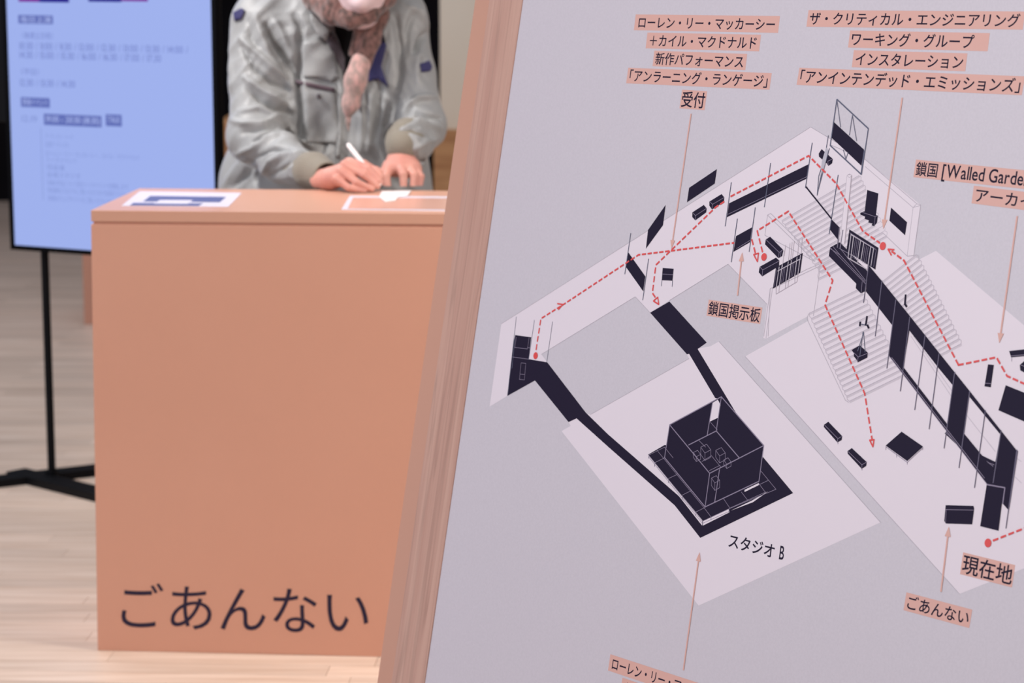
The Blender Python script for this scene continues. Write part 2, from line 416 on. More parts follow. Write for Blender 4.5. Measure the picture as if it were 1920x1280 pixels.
def wood_nodes(m):
    N, L, B = nodes(m)
    tc = N.new('ShaderNodeTexCoord'); m1 = N.new('ShaderNodeMapping'); mp = N.new('ShaderNodeMapping')
    m1.inputs['Rotation'].default_value = ED.to_track_quat('Z', 'X').inverted().to_euler()
    mp.inputs['Scale'].default_value = (1, 1, 0.035)
    L.new(tc.outputs['Object'], m1.inputs[0]); L.new(m1.outputs[0], mp.inputs[0])
    nz = N.new('ShaderNodeTexNoise'); nz.inputs['Scale'].default_value = 30; nz.inputs['Detail'].default_value = 2; nz.inputs['Distortion'].default_value = 0.6
    L.new(mp.outputs[0], nz.inputs[0])
    wv = N.new('ShaderNodeTexNoise'); wv.inputs['Scale'].default_value = 230; wv.inputs['Detail'].default_value = 4
    L.new(mp.outputs[0], wv.inputs[0])
    ad = N.new('ShaderNodeMath'); ad.operation = 'MULTIPLY_ADD'; ad.inputs[1].default_value = 0.5
    L.new(wv.outputs[0], ad.inputs[0]); L.new(nz.outputs[0], ad.inputs[2])
    rp = N.new('ShaderNodeValToRGB'); rp.color_ramp.elements[0].position = 0.58; rp.color_ramp.elements[1].position = 0.9
    rp.color_ramp.elements[0].color = (*lin((190, 147, 132)), 1); rp.color_ramp.elements[1].color = (*lin((203, 162, 146)), 1)
    L.new(ad.outputs[0], rp.inputs[0])
    ln = N.new('ShaderNodeTexNoise'); ln.inputs['Scale'].default_value = 42; ln.inputs['Detail'].default_value = 1; ln.inputs['Distortion'].default_value = 0.3
    L.new(mp.outputs[0], ln.inputs[0])
    sb = N.new('ShaderNodeMath'); sb.operation = 'SUBTRACT'; sb.inputs[1].default_value = 0.5; L.new(ln.outputs[0], sb.inputs[0])
    ab = N.new('ShaderNodeMath'); ab.operation = 'ABSOLUTE'; L.new(sb.outputs[0], ab.inputs[0])
    mr = N.new('ShaderNodeMapRange'); mr.inputs['From Max'].default_value = 0.028; mr.inputs['To Min'].default_value = 0.84; mr.inputs['To Max'].default_value = 1.0
    L.new(ab.outputs[0], mr.inputs[0])
    hs = N.new('ShaderNodeHueSaturation'); L.new(mr.outputs[0], hs.inputs['Value']); L.new(rp.outputs[0], hs.inputs['Color'])
    L.new(hs.outputs[0], B.inputs['Base Color'])
wood_nodes(m_wood)
m_bg = mat('sign_grey', (203, 194, 207), 0.42, 0.4)
noise_mix(m_bg, (205, 197, 205), (209, 201, 209), 300, bump=0.05, bscale=900)
B_ = nodes(m_bg)[2]; B_.inputs['Roughness'].default_value = 0.4; B_.inputs['Specular IOR Level'].default_value = 0.45
slab('panel', 0.0, Wd, zb_, zt_, -0.012, 0.0, m_bg, 0.0, label='pale lilac-grey printed map panel')
slab('stile', -wst, -0.0004, zb_ - 0.06, zt_ + 0.03, -0.038, 0.0015, m_wood, 0.0012, label='bare wood left frame board')
slab('stile', Wd + 0.0004, Wd + wst, zb_ - 0.06, zt_ + 0.03, -0.038, 0.0015, m_wood, 0.0012)
slab('rail', 0.0, Wd, zt_, zt_ + 0.03, -0.038, 0.0015, m_wood)
slab('rail', 0.0, Wd, zb_ - 0.06, zb_, -0.038, 0.0015, m_wood)
_pk = (sg(799, 640, -0.039) - (line_at_z(e0, ED, sg(799, 640, -0.039).z) - SN * 0.039)).dot(HW)
slab('backing_board', _pk, Wd + wst + 0.02, 0.006, zt_ + 0.03, -0.064, -0.039, mat('sign_peach', (200, 152, 132), 0.6, 0.2), 0.0015, label='peach painted backing board showing as a strip')
m_strut = mat('peach_strut', (205, 145, 122), 0.6, 0.2)
for a in (0.15, Wd - 0.2):                              # rear struts that carry the board
    E1 = line_at_z(e0, ED, 1.7) + HW * a - SN * 0.064; bk = Vector((-SN.x, -SN.y, 0)).normalized()
    E0 = Vector((E1.x, E1.y, 0)) + bk * 0.12 + Vector((0, 0, 0.008))
    s_ = HW * 0.022; t_ = bk * 0.04
    link('strut', prism('s', [E0 - s_, E0 + s_, E0 + s_ + t_, E0 - s_ + t_], [E1 - s_, E1 + s_, E1 + s_ + t_, E1 - s_ + t_], 0.001), m_strut, sign)

# ---- flat print on the panel
LY = [0]
def lift(): 
    LY[0] += 1
    return 0.00006 + LY[0] * 0.000004
m_lt = mat('print_pale', (232, 220, 228), 0.42, 0.4)
m_dk = mat('print_navy', (31, 22, 46), 0.5, 0.12)
m_rd = mat('print_red', (226, 74, 72), 0.42, 0.35)
m_pk = mat('print_peach', (222, 172, 160), 0.42, 0.35)
m_gl = mat('print_grey_line', (190, 180, 190), 0.45, 0.3)
m_ll = mat('print_lilac_line', (140, 128, 150), 0.45, 0.3)
m_sl = mat('print_slate_line', (92, 94, 116), 0.45, 0.3)
m_vo = m_bg2 = mat('print_void', (206, 196, 207), 0.42, 0.4)
def poly(name, pts, m, **kw):
    l = lift(); P = [sg(x, y, l) for x, y in pts]
    return link(name, mesh(name, P, [tuple(range(len(P)))]), m, sign, **kw)
def polys(name, L_, m):
    V, Fc = [], []
    l = lift()
    for pts in L_:
        k = len(V); V += [sg(x, y, l) for x, y in pts]; Fc.append(tuple(range(k, len(V))))
    return link(name, mesh(name, V, Fc), m, sign)
def seg_quads(L_, wmm, l, cap=0.0):
    V, Fc = [], []
    for a, b in L_:
        l += 8e-7; A, Bp = sg(*a, l), sg(*b, l); d = (Bp - A).normalized(); n = SN.cross(d) * (wmm / 2000.0)
        A = A - d * cap; Bp = Bp + d * cap
        k = len(V); V += [A - n, Bp - n, Bp + n, A + n]; Fc.append((k, k + 1, k + 2, k + 3))
    return V, Fc
def lines(name, L_, wmm, m, **kw):
    V, Fc = seg_quads(L_, wmm, lift(), 0.0002)
    return link(name, mesh(name, V, Fc), m, sign, **kw)
def chain(pts): return [(pts[i], pts[i + 1]) for i in range(len(pts) - 1)]
def loop(pts): return chain(list(pts) + [pts[0]])
def lerp(a, b, t): return (a[0] + (b[0] - a[0]) * t, a[1] + (b[1] - a[1]) * t)

P1 = [(918, 762), (940, 607), (1520, 238), (1622, 299), (1726, 384), (1713, 480), (1724, 486), (1755, 470), (2060, 728), (2060, 1010), (1799, 1113), (1397, 668),
      (1516, 601), (1514, 593), (1436, 635), (1431, 633), (1438, 570), (1365, 495), (1255, 563), (1219, 586), (1191, 556), (1015, 664), (1027, 680), (951, 742)]
P2 = [(1053, 808), (1070, 798), (1066, 791), (1081, 784), (1096, 774), (1107, 777), (1292, 672), (1288, 664), (1292, 663), (1308, 653), (1332, 649), (1348, 640), (1651, 979), (1310, 1135)]
poly('floor_print', P1, m_lt); poly('floor_print', P2, m_lt)
BOLD[0] = 0.012
# labels: peach strip and lettering
def tag(s, TL, TR, BL, em=0.86, xf=(0.02, 0.98), latin=0.62, strip=True):
    l = lift(); a, b_, c = sg(*TL, l), sg(*TR, l), sg(*BL, l)
    if strip: link('label_strip', mesh('strip', [a, b_, b_ + (c - a), c], [(0, 1, 2, 3)]), m_pk, sign)
    l = lift(); a, b_, c = sg(*TL, l), sg(*TR, l), sg(*BL, l)
    link('label_text', text_mesh(s, a, b_, c, em, xf, latin), m_dk, sign)
tag('ローレン・リー・マッカーシー', (1192, 27), (1462.5, 30), (1188.5, 56.5), 0.80)
tag('＋カイル・マクドナルド', (1214, 61), (1427, 65), (1210.5, 90.5), 0.82)
tag('新作パフォーマンス', (1227, 95), (1401, 101), (1223.5, 124), 0.84)
tag('「アンラーニング・ランゲージ」', (1178, 127), (1447, 137), (1174, 156), 0.84, (0.01, 0.99))
tag('受付', (1279, 168), (1326, 171), (1274, 203), 0.90)
tag('ザ・クリティカル・エンジニアリング', (1516, 19), (1922, 21.5), (1512, 50), 0.82, (0.01, 0.985))
tag('ワーキング・グループ　', (1594, 57), (1856, 62), (1590, 89), 0.84, (0.01, 0.99))
tag('インスタレーション', (1601, 94), (1814, 100), (1597, 126), 0.84)
tag('「アンインテンデッド・エミッションズ」', (1499, 127), (1922, 143), (1493.5, 159), 0.84, (0.005, 0.995))
_w = layout('鎖国 [Walled Garden]', 0.92)[2] * 22.6
tag('鎖国 [Walled Garden]', (1717.5, 299), (1717.5 + _w, 299 + _w * 0.098), (1712.5, 332), 0.86, (0.01, 0.99), 0.92)
tag('アーカイブ', (1826, 348), (1975, 366), (1821.5, 381), 0.86)
tag('鎖国掲示板', (1329, 561.5), (1429.5, 576.5), (1324.5, 591.5), 0.92, (0.015, 0.985))
tag('現在地', (1806, 1035), (1903.5, 1059), (1800, 1076), 0.92, (0.015, 0.985))
tag('ごあんない', (1699.5, 1110), (1823, 1142.5), (1694, 1143.5), 0.84, (0.015, 0.985))
tag('ローレン・リー・マッカーシー', (1144.5, 1226), (1362, 1297), (1140, 1256.5), 0.80)
tag('＋カイル・マクドナルド', (1167, 1270), (1345, 1330), (1163, 1300), 0.82)
tag('スタジオ B', (1367, 996), (1473, 1022), (1363, 1028), 0.9, (0, 1), 0.62, False)
BOLD[0] = 0.0
m_edge = mat('print_edge', (178, 168, 178), 0.45, 0.3)
lines('floor_outline', chain([(940, 607), (1520, 238), (1622, 299)]) + chain([(1015, 664), (1191, 556), (1219, 586)]) + chain([(1255, 563), (1365, 495), (1438, 570)]) + chain([(1107, 777), (1292, 672)]) + chain([(1348, 640), (1651, 979)]) + [((1799, 1113), (1397, 668))], 0.6, m_edge)
# grey line work: stairs, walls, column
def stairs(l0, l1, r0, r1, n, name):
    V1 = []; V2 = []
    for i in range(n + 1):
        t = i / n; a, b = lerp(l0, l1, t), lerp(r0, r1, t)
        V1.append((a, b)); V2.append(((a[0] + 1.0, a[1] + 2.0), (b[0] + 1.0, b[1] + 2.0)))
        if i < n:
            c = lerp(l0, l1, (i + 0.5) / n); V1.append((a, (c[0] - 1.5, c[1] + 1.0))); V1.append(((c[0] - 1.5, c[1] + 1.0), lerp(l0, l1, (i + 1) / n)))
            c = lerp(r0, r1, (i + 0.5) / n); c = (c[0] + 2.5, c[1] - 1.5); V1.append((b, c)); V1.append((c, lerp(r0, r1, (i + 1) / n)))
    lines(name, V2, 2.3, mat('print_stair_shade', (212, 201, 210), 0.45, 0.3)); lines(name, V1, 0.8, mat('print_stair_line', (196, 185, 196), 0.45, 0.3))
stairs((1466, 413), (1539, 510), (1610, 329), (1663, 441), 13, 'stair_print')
stairs((1536, 497), (1534, 522), (1570, 478), (1600, 490), 2, 'stair_print')
stairs((1517, 587), (1592, 752), (1612, 541), (1694, 702), 17, 'stair_print')
stairs((1654, 528), (1764, 664), (1718, 477), (1802, 644), 18, 'stair_print')
lines('stair_wall_print', chain([(1516, 588), (1513, 598), (1585, 750), (1591, 754)]) + chain([(1432, 630), (1444, 541), (1512, 505), (1536, 495)]) + chain([(1436, 634), (1448, 541), (1538, 498), (1525, 592)]) +
      chain([(1434, 441), (1439, 403), (1445, 400), (1540, 494)]) + chain([(1434, 441), (1528, 490), (1440, 404)]) + chain([(1444, 541), (1440, 630)]), 0.9, m_gl)
poly('wall_print', [(1622, 299), (1719, 382), (1726, 384), (1713, 478), (1702, 480), (1626, 410)], m_lt)
lines('wall_print_edge', chain([(1556, 271), (1622, 299), (1719, 382), (1726, 384), (1713, 479), (1701, 480), (1655, 436)]) + [((1712, 389), (1701, 479)), ((1712, 389), (1719, 382)), ((1712, 389), (1622, 312)), ((1712, 389), (1726, 385))], 0.9, m_gl)
lines('railing_print', chain([(1705, 619), (1790, 740)]) + chain([(1708, 630), (1790, 752)]) + chain([(1806, 770), (1866, 846)]) + chain([(1893, 850), (1915, 865)]) + chain([(1888, 880), (1915, 905)]), 0.8, mat('print_faint', (202, 192, 202), 0.45, 0.3))
# dark passages and studio
poly('passage_print', [(966, 628), (996, 632), (991, 673), (1026, 679), (1098, 773), (1081, 784), (1066, 791), (1003, 713), (951, 742), (962, 645)], m_dk)
poly('passage_print', [(1081, 784), (1098, 773), (1140, 814), (1273, 930), (1317, 986), (1313, 1008), (1265, 947), (1140, 837)], m_dk)
poly('passage_print', [(1219, 586), (1255, 565), (1325, 642), (1308, 654), (1380, 774), (1352, 748), (1341, 746), (1292, 663), (1288, 664)], m_dk)
poly('studio_floor_print', [(1313, 1008), (1487, 924), (1431, 857), (1246, 834), (1215, 852), (1317, 975)], m_dk)
polys('gap_print', [[(1278, 931), (1317, 977), (1317, 985)], [(1318, 977), (1366, 954), (1368, 960), (1318, 985)], [(1370, 957), (1410, 938), (1440, 921), (1412, 941)], [(1396, 918), (1423, 905), (1423, 909), (1396, 922)]], m_lt)
T1, T2, T3, T4 = (1255.5, 796), (1352.5, 743.5), (1432, 835), (1330.6, 887)
B1, B2, B3, B4 = (1246, 857.5), (1343, 807.6), (1423, 902), (1322, 950)
poly('studio_box_print', [T1, T2, T3, B3, B4, B1], m_dk)
poly('gap_print', [(1336, 755), (1346, 749), (1351, 759), (1346, 783), (1331, 790)], m_lt)
lines('studio_box_line', loop([T1, T2, T3, T4]) + [(T1, B1), (T4, B4), (T3, B3), (B1, B4), (B4, B3), (T2, B2), ((1336, 755), (1326, 815)), (B2, (1291, 834)), (B2, (1386, 858)), ((1349, 880), (1340, 941)), ((1339, 941), (1342, 940))], 1.5, m_ll)
def pbox(x, y, a=11, h=14):
    p = [(x, y), (x + a, y - a * .5), (x + a * 1.7, y + a * .45), (x + a * .7, y + a)]
    d = [(u, v + h) for u, v in p]
    return loop(p) + [(p[0], d[0]), (p[3], d[3]), (p[2], d[2]), (d[0], d[3]), (d[3], d[2])]
lines('studio_detail_line', pbox(1314, 838) + pbox(1342, 844, 10.5, 13) + pbox(1300, 848, 8, 9) + pbox(1357, 862, 8, 8) + pbox(1334, 896, 9, 14) + chain([(1311, 826), (1323, 838)]) + chain([(1316, 865), (1334, 854), (1352, 876)]) + chain([(1330, 882), (1350, 872)]) + chain([(1331, 790), (1345, 806)]) +
      loop([(1216, 853), (1246, 838), (1262, 858)]) [:2] + chain([(1216, 853), (1317, 977), (1368, 953), (1455, 917), (1427, 883)]) + chain([(1232, 844), (1322, 954), (1334, 970)]) + chain([(1216, 856), (1317, 981), (1368, 958)]) +
      [((1228, 867), (1246, 858)), ((1253, 897), (1270, 889)), ((1279, 928), (1297, 919)), ((1304, 960), (1322, 951)), ((1357, 935), (1369, 953)), ((1390, 922), (1403, 939)), ((1422, 905), (1436, 924)), ((1422, 909), (1441, 900)), ((1369, 952), (1436, 922))], 0.7, m_ll)
for _pl in [((1217, 853), (1216, 859)), ((1228, 869), (1227, 874)), ((1254, 900), (1253, 905)), ((1280, 931), (1279, 936)), ((1305, 962), (1304, 967)), ((1317, 978), (1317, 984)), ((1333, 970), (1333, 975)), ((1367, 954), (1367, 960))]: lines('studio_leg_line', [_pl], 1.0, m_sl)
# entry room details
for _pl in [((968, 594), (952, 740)), ((1002, 600), (991, 674)), ((1036, 603), (1025, 679)), ((966, 628), (960, 690))]: lines('entry_line', [_pl], 1.0, m_sl)
lines('entry_line', [((961, 669), (991, 673)), ((965, 651), (989, 654)), ((968, 632), (965, 652)), ((992, 633), (989, 654)), ((989, 651), (993, 652))] + loop([(977, 680), (986, 681), (983, 712), (974, 711)]) + [((975, 701), (984, 702))], 0.7, m_ll)
# hoardings, benches, banners
for pts in ([(1344, 317), (1340, 344), (1288, 379), (1292, 352)], [(1248, 384), (1243, 422), (1211, 466), (1215, 431)], [(1178, 473), (1210, 518), (1206, 546), (1174, 501)],
            [(1380, 442.5), (1410, 426), (1406, 454), (1375, 472)], [(1367, 381), (1516.5, 307.5), (1512, 335), (1363, 407)], [(1558, 410), (1574, 426), (1571.5, 450), (1556, 430)],
            [(1562, 227.5), (1620, 280.5), (1615, 310.5), (1558, 257)], [(1626, 356), (1647, 362.5), (1642.5, 403), (1621, 397.6)], [(1670.6, 389), (1700.7, 416.5), (1697, 441), (1667.5, 413.6)]):
    poly('hoarding_print', pts, m_dk)
poly('step_print', [(1613, 399), (1620, 396), (1646, 404), (1644.5, 417), (1639, 424), (1634, 422), (1636, 419), (1628, 417), (1629, 413), (1621, 410), (1622, 406), (1613, 402)], m_dk)
lines('step_line', chain([(1617, 398), (1641, 406), (1646, 404)]) + [((1641, 406), (1639, 423))], 0.6, m_ll)
def hexbox(pts, mid):
    poly('bench_print', pts, m_dk)
    if mid: lines('bench_line', mid, 0.7, m_ll)
hexbox([(1298, 398), (1319.6, 384), (1325, 390.7), (1324, 398), (1303.5, 413), (1298, 406.7)], [((1299, 399), (1304, 404)), ((1304, 404), (1324, 391)), ((1304, 404), (1303.5, 412))])
hexbox([(1330, 377.7), (1352.8, 363.7), (1358, 370), (1357, 378.6), (1335, 392.6), (1330, 385.6)], [((1331, 378), (1336, 383)), ((1336, 383), (1358, 370)), ((1336, 383), (1335, 392))])
hexbox([(1535, 288), (1540.4, 279.5), (1561.5, 298), (1560, 306), (1553, 311), (1550, 306), (1535.6, 293.6)], [((1552, 302), (1561, 298)), ((1552, 302), (1553, 310))])
hexbox([(1435.6, 448.8), (1444, 443.7), (1468.6, 468.6), (1466.5, 479.8), (1459.4, 483.8), (1434.5, 458)], [((1436, 449), (1461, 473)), ((1461, 473), (1468, 468.6)), ((1461, 473), (1459.5, 483)), ((1465, 469), (1463, 481))])
hexbox([(1424.4, 500), (1454.9, 482.8), (1461, 488.4), (1460.4, 498.6), (1429, 517.9), (1422.6, 510.3)], [((1425, 500.5), (1430, 506)), ((1430, 506), (1461, 489)), ((1430, 506), (1429, 517))])
hexbox([(1545, 796), (1553, 790.4), (1579, 817.4), (1578, 824.6), (1570, 829), (1544.5, 800)], [((1546, 796.5), (1571, 822)), ((1571, 822), (1579, 817.5)), ((1571, 822), (1570, 828)), ((1571, 829), (1571, 832))])
hexbox([(1589, 845.4), (1597, 839.7), (1625, 866), (1624, 873), (1615.7, 878.5), (1589.5, 850.4)], [((1590, 846), (1616, 871)), ((1616, 871), (1625, 866)), ((1616, 871), (1616, 878)), ((1616, 878), (1616, 881))])
hexbox([(1690.4, 809), (1730.7, 837), (1701, 864), (1660.6, 835)], [((1660.6, 837), (1701, 866.5)), ((1701, 866.5), (1730.7, 839)), ((1660.8, 837), (1660.8, 843)), ((1681, 851), (1681, 857)), ((1701, 866), (1701, 870)), ((1730, 839), (1730, 843))])
hexbox([(1773, 946.7), (1825, 948), (1826.5, 953), (1822.7, 982.7), (1773, 981), (1770.5, 976)], [((1773, 955), (1825, 956)), ((1774, 955), (1773, 980))])
hexbox([(1242.5, 502), (1262.8, 503.7), (1260.8, 526), (1240.8, 525)], [((1242, 513.5), (1262, 515))])
for _pl in [((1241, 525), (1239.8, 536)), ((1261, 526), (1260, 537))]: lines('bench_leg_line', [_pl], 1.0, m_sl)
hexbox([(1852.5, 682.8), (1863.4, 684), (1857.5, 725.8), (1845.8, 724)], [((1847, 718), (1858, 719))])
hexbox([(1885.6, 721.9), (1975, 758), (1962, 808), (1872, 768.8)], None)
hexbox([(1892, 657.8), (1955, 651), (1958, 664), (1895.8, 669.5)], [((1895, 667), (1957, 662)), ((1897, 670), (1897, 677))])
hexbox([(1912, 684), (1935, 664), (1965, 668), (1960, 690), (1930, 703), (1913, 694)], [((1914, 684), (1930, 690))])
lines('banner_line', [((1364, 402), (1513, 331)), ((1381, 466), (1407, 450))], 0.7, m_ll)
for _pl in ([((1182.6, 437), (1171.4, 513.6)), ((1216, 485), (1205, 562)), ((1382.4, 410), (1371, 491)), ((1416, 389), (1404.6, 471.6)), ((1371, 342), (1359.6, 423.8)), ((1444.8, 305.7), (1433, 388)), ((1522.7, 267.7), (1510, 352)), ((1571.4, 328), (1554.5, 438.4))]): lines('post_line', [_pl], 1.5, m_sl)
lines('rope_line', [((1511, 350), (1559, 410))], 2.2, m_dk)
TR_ = [(1569, 186), (1628, 241), (1615, 327), (1556.5, 272.5)]
lines('truss_line', loop(TR_), 1.8, m_sl)
lines('truss_line', chain([(1569, 187), (1576, 238)]) + chain([(1592.5, 253), (1598, 216), (1606, 264)]) + chain([(1581, 281), (1586, 298), (1590, 285)]) + [((1620, 282), (1614, 326))], 1.2, m_sl)
lines('folded_panel_print', chain([(1553, 254), (1546, 296), (1532, 366), (1535, 330), (1546, 296)]) + [((1555, 278), (1534, 356))], 1.3, m_sl)
poly('folded_panel_print', [(1549, 276), (1553, 282), (1546, 312), (1538, 330), (1541, 302)], mat('print_mid', (188, 184, 196), 0.45, 0.3))
poly('column_print', [(1588, 328), (1596, 328), (1583, 458), (1574, 455)], m_lt)
lines('column_line', [((1588, 330), (1575, 452)), ((1597, 330), (1584, 456))] + loop([(1588, 329), (1592.5, 326), (1597, 329), (1592.5, 333)]), 0.7, m_gl)
# long dark base, lattice screens
poly('plinth_print', [(1556.4, 463.7), (1574, 454), (1578, 457.7), (1590, 470), (1626, 508), (1623, 532.6), (1621.5, 545.8), (1614, 549.6), (1604.5, 540), (1605.4, 531.5), (1554, 479.6)], m_dk)
lines('plinth_line', [((1556.5, 464), (1623, 532)), ((1562, 462), (1575, 478)), ((1575, 478), (1557, 466)), ((1575, 465), (1623, 526)), ((1575, 478), (1622, 528)), ((1614.5, 549), (1616.5, 528)), ((1573, 465), (1600, 480))], 0.7, m_ll)
lines('post_line', [((1574, 426), (1570, 464)), ((1580.5, 431), (1575, 466))], 1.8, mat('print_warm_line', (120, 110, 128), 0.45, 0.3))
poly('lattice_print', [(1592.5, 430), (1647, 464.5), (1641, 505), (1587, 470)], m_dk)
poly('lattice_gap', [(1611, 488), (1626, 496), (1626, 505), (1609, 491)], m_lt)
lines('lattice_bar', [((1595, 439), (1638, 465)), ((1589.5, 483), (1626, 505)), ((1595.5, 440), (1590, 483)), ((1600.5, 443), (1595, 486)), ((1613.5, 451), (1607.5, 492)), ((1619.5, 455), (1614, 488)), ((1632.5, 463), (1627, 500)), ((1638, 466), (1633, 498))], 1.5, m_gl)
lines('lattice_line', [((1593, 436), (1643, 468)), ((1643, 468), (1638, 500)), ((1604, 447), (1599, 483)), ((1607, 449), (1602, 485)), ((1610, 451), (1605, 487)), ((1622, 459), (1617, 492)), ((1625, 461), (1620, 494)), ((1628, 463), (1623, 495))], 0.6, m_ll)
poly('lattice_print', [(1455, 501), (1505, 474), (1500, 511), (1449, 540.7)], m_dk)
lines('lattice_bar', [((1458, 508), (1501, 485)), ((1461, 500), (1455, 541)), ((1466.5, 497), (1461, 537)), ((1478, 491), (1473, 530)), ((1484, 488), (1478.5, 527)), ((1494.5, 482), (1490, 518)), ((1501, 478), (1496, 514))], 1.4, m_gl)
lines('lattice_line', [((1456, 505), (1451, 537)), ((1469, 503), (1465, 530)), ((1472, 501), (1468, 528)), ((1486, 494), (1483, 519)), ((1489, 492), (1486, 517))], 0.6, m_ll)
lines('lattice_faint_line', chain([(1455, 541), (1455, 551), (1494, 528), (1496, 514)]) + [((1461, 537), (1460, 548)), ((1473, 530), (1472, 540)), ((1478, 527), (1477, 538)), ((1490, 518), (1490, 530)), ((1470, 470), (1467, 500)), ((1481, 456), (1478, 490)), ((1485, 454), (1482, 488)), ((1489, 452), (1485, 486)), ((1498, 450), (1495, 480)), ((1504, 446), (1502, 476)), ((1473, 459), (1470, 480))], 0.8, m_gl)
# tripod and speakers on stairs
hexbox([(1596.7, 656), (1612, 647), (1627, 661), (1626, 670), (1608, 679), (1606, 674), (1601, 668), (1601, 662)], [((1601, 661), (1609, 669)), ((1609, 669), (1627, 662)), ((1609, 669), (1608, 678))])
lines('tripod_line', [((1619, 624), (1608, 658)), ((1619, 622), (1622, 660)), ((1618, 622), (1612, 668)), ((1612, 607), (1626, 610))], 1.2, m_sl)
lines('speaker_print', [((1625.6, 592.5), (1623, 610)), ((1698, 552), (1696.5, 571)), ((1613, 603), (1612, 611)), ((1626, 609), (1629, 615)), ((1697, 570), (1700, 575))], 3.2, m_dk)
# long glazed partition
def band(*p): poly('partition_print', list(p), m_dk)
hexbox([(1771, 812), (1776, 808), (1801, 831), (1799, 838)], [((1773, 810), (1800, 836))])
hexbox([(1839.6, 853), (1867, 866), (1863, 881), (1852, 869)], [((1842, 858), (1862, 874)), ((1850, 866), (1864, 871))])
band((1628.5, 497), (1653, 526.4), (1680, 560), (1712, 600), (1762, 663), (1818, 733), (1786.4, 722), (1760, 690), (1705, 619), (1674, 611), (1623.4, 546))
band((1680, 560), (1712, 600), (1705, 619), (1693.7, 688), (1667, 667), (1674, 610), (1676, 580))
band((1786.4, 722), (1760, 664), (1818, 733), (1807, 812), (1798, 822), (1775, 797))
band((1818, 733), (1906, 844), (1900, 885), (1875.5, 814), (1818, 744))
band((1875.5, 814), (1906, 844), (1890, 955), (1864, 925), (1863, 884))
band((1667, 666.5), (1693.7, 688), (1776.7, 796), (1807, 812), (1863, 880), (1870, 930), (1852, 909))
def post(a, b): return (a, b)
lines('partition_post', [((1628.5, 497), (1619, 567)), ((1653.5, 526), (1641, 630)), ((1679.6, 561.5), (1662.8, 690)), ((1705.8, 594), (1688, 733)), ((1734.5, 627.6), (1715, 768)), ((1760.6, 662.8), (1742, 804)), ((1790, 697), (1770, 840)), ((1818, 733), (1798, 876.7)), ((1847.5, 769), (1827, 914)), ((1877, 806.6), (1862, 905)), ((1906.5, 843), (1886, 990)), ((1908, 845), (1892, 950))], 1.5, mat('print_post', (98, 90, 112), 0.45, 0.3))
lines('partition_rail', [((1667, 667), (1852, 909)), ((1672, 670), (1846, 896))], 0.8, m_ll)
poly('door_print', [(1850, 908), (1882, 914), (1872, 994.5), (1837.8, 986)], m_dk)
lines('door_line', chain([(1850, 908), (1884, 914), (1880, 944)]), 1.8, m_ll)
# dashed routes
def route(pts, end=None, dot=None, dash=10.5, gap=6.5):
    L_ = []; V, Fc = [], []; l = lift()
    W = [sg(x, y, l) for x, y in pts]; dm = dash / 1280.0; gm = gap / 1280.0
    carry = 0.0; on = True; left = dm
    for i in range(len(W) - 1):
        a, b_ = W[i], W[i + 1]; d = (b_ - a); Ln = d.length; d.normalize(); s = 0.0
        while s < Ln - 1e-6:
            st = min(left, Ln - s)
            if on: L_.append((a + d * s, a + d * (s + st)))
            s += st; left -= st
            if left <= 1e-6: on = not on; left = dm if on else gm
    def add(A, Bp, wd=0.0026):
        q_ = SN * (len(Fc) * 4e-7); A = A + q_; Bp = Bp + q_
        d = (Bp - A).normalized(); n = SN.cross(d) * wd / 2; k = len(V)
        V.extend([A - n - d * .0006, Bp - n + d * .0006, Bp + n + d * .0006, A + n - d * .0006]); Fc.append((k, k + 1, k + 2, k + 3))
    for A, Bp in L_: add(A, Bp)
    if end:
        for (tip, hd) in end:
            t = sg(*tip, l)
            for p in hd: add(t, sg(*p, l), 0.0022)
    link('route_line', mesh('route', V, Fc), m_rd, sign)
    if dot:
        c = sg(*dot, lift()); r = 0.0056; e2 = SN.cross(HH)
        P = [c + (HH * math.cos(t) + e2 * math.sin(t)) * r for t in [2 * math.pi * k / 28 for k in range(28)]]
        link('route_dot', mesh('dot', P, [tuple(range(28))]), m_rd, sign)
route([(1005, 655), (1014, 597), (1054, 572), (1197, 477.5), (1262, 469.5), (1376, 455)], [((1055, 570.5), [(1045, 569), (1047, 580)])], (1004, 666.5))
route([(1409.5, 449), (1417, 478)], [((1420, 490), [(1413, 477), (1422, 474.5)]), ((1413, 477), [(1422, 474.5)])])
route([(1357.5, 378), (1342, 388), (1229.5, 496.5), (1223, 549), (1229, 558)], [((1235, 570.5), [(1225, 564), (1233, 557)]), ((1225, 564), [(1233, 557)])])
route([(1370, 368), (1516, 291.8), (1567, 343), (1617.5, 433), (1649, 455)], None, (1655, 461))
route([(1797, 684), (1695, 488.5), (1672, 471)], [((1665, 467), [(1676, 468), (1671, 478)])])
route([(1797, 684), (1868, 669.5), (1888, 704.5), (1920, 719), (1985, 748)])
route([(1429.5, 472), (1419.5, 432.5), (1477.8, 396), (1561, 525.7), (1546.5, 571), (1621, 737), (1635, 824)], [((1636.5, 837), [(1630.5, 825), (1638.5, 824)]), ((1630.5, 825), [(1638.5, 824)])], (1432.3, 481.5))
route([(1862, 1013), (1920, 990), (1990, 955)], None, (1852.3, 1017.5))
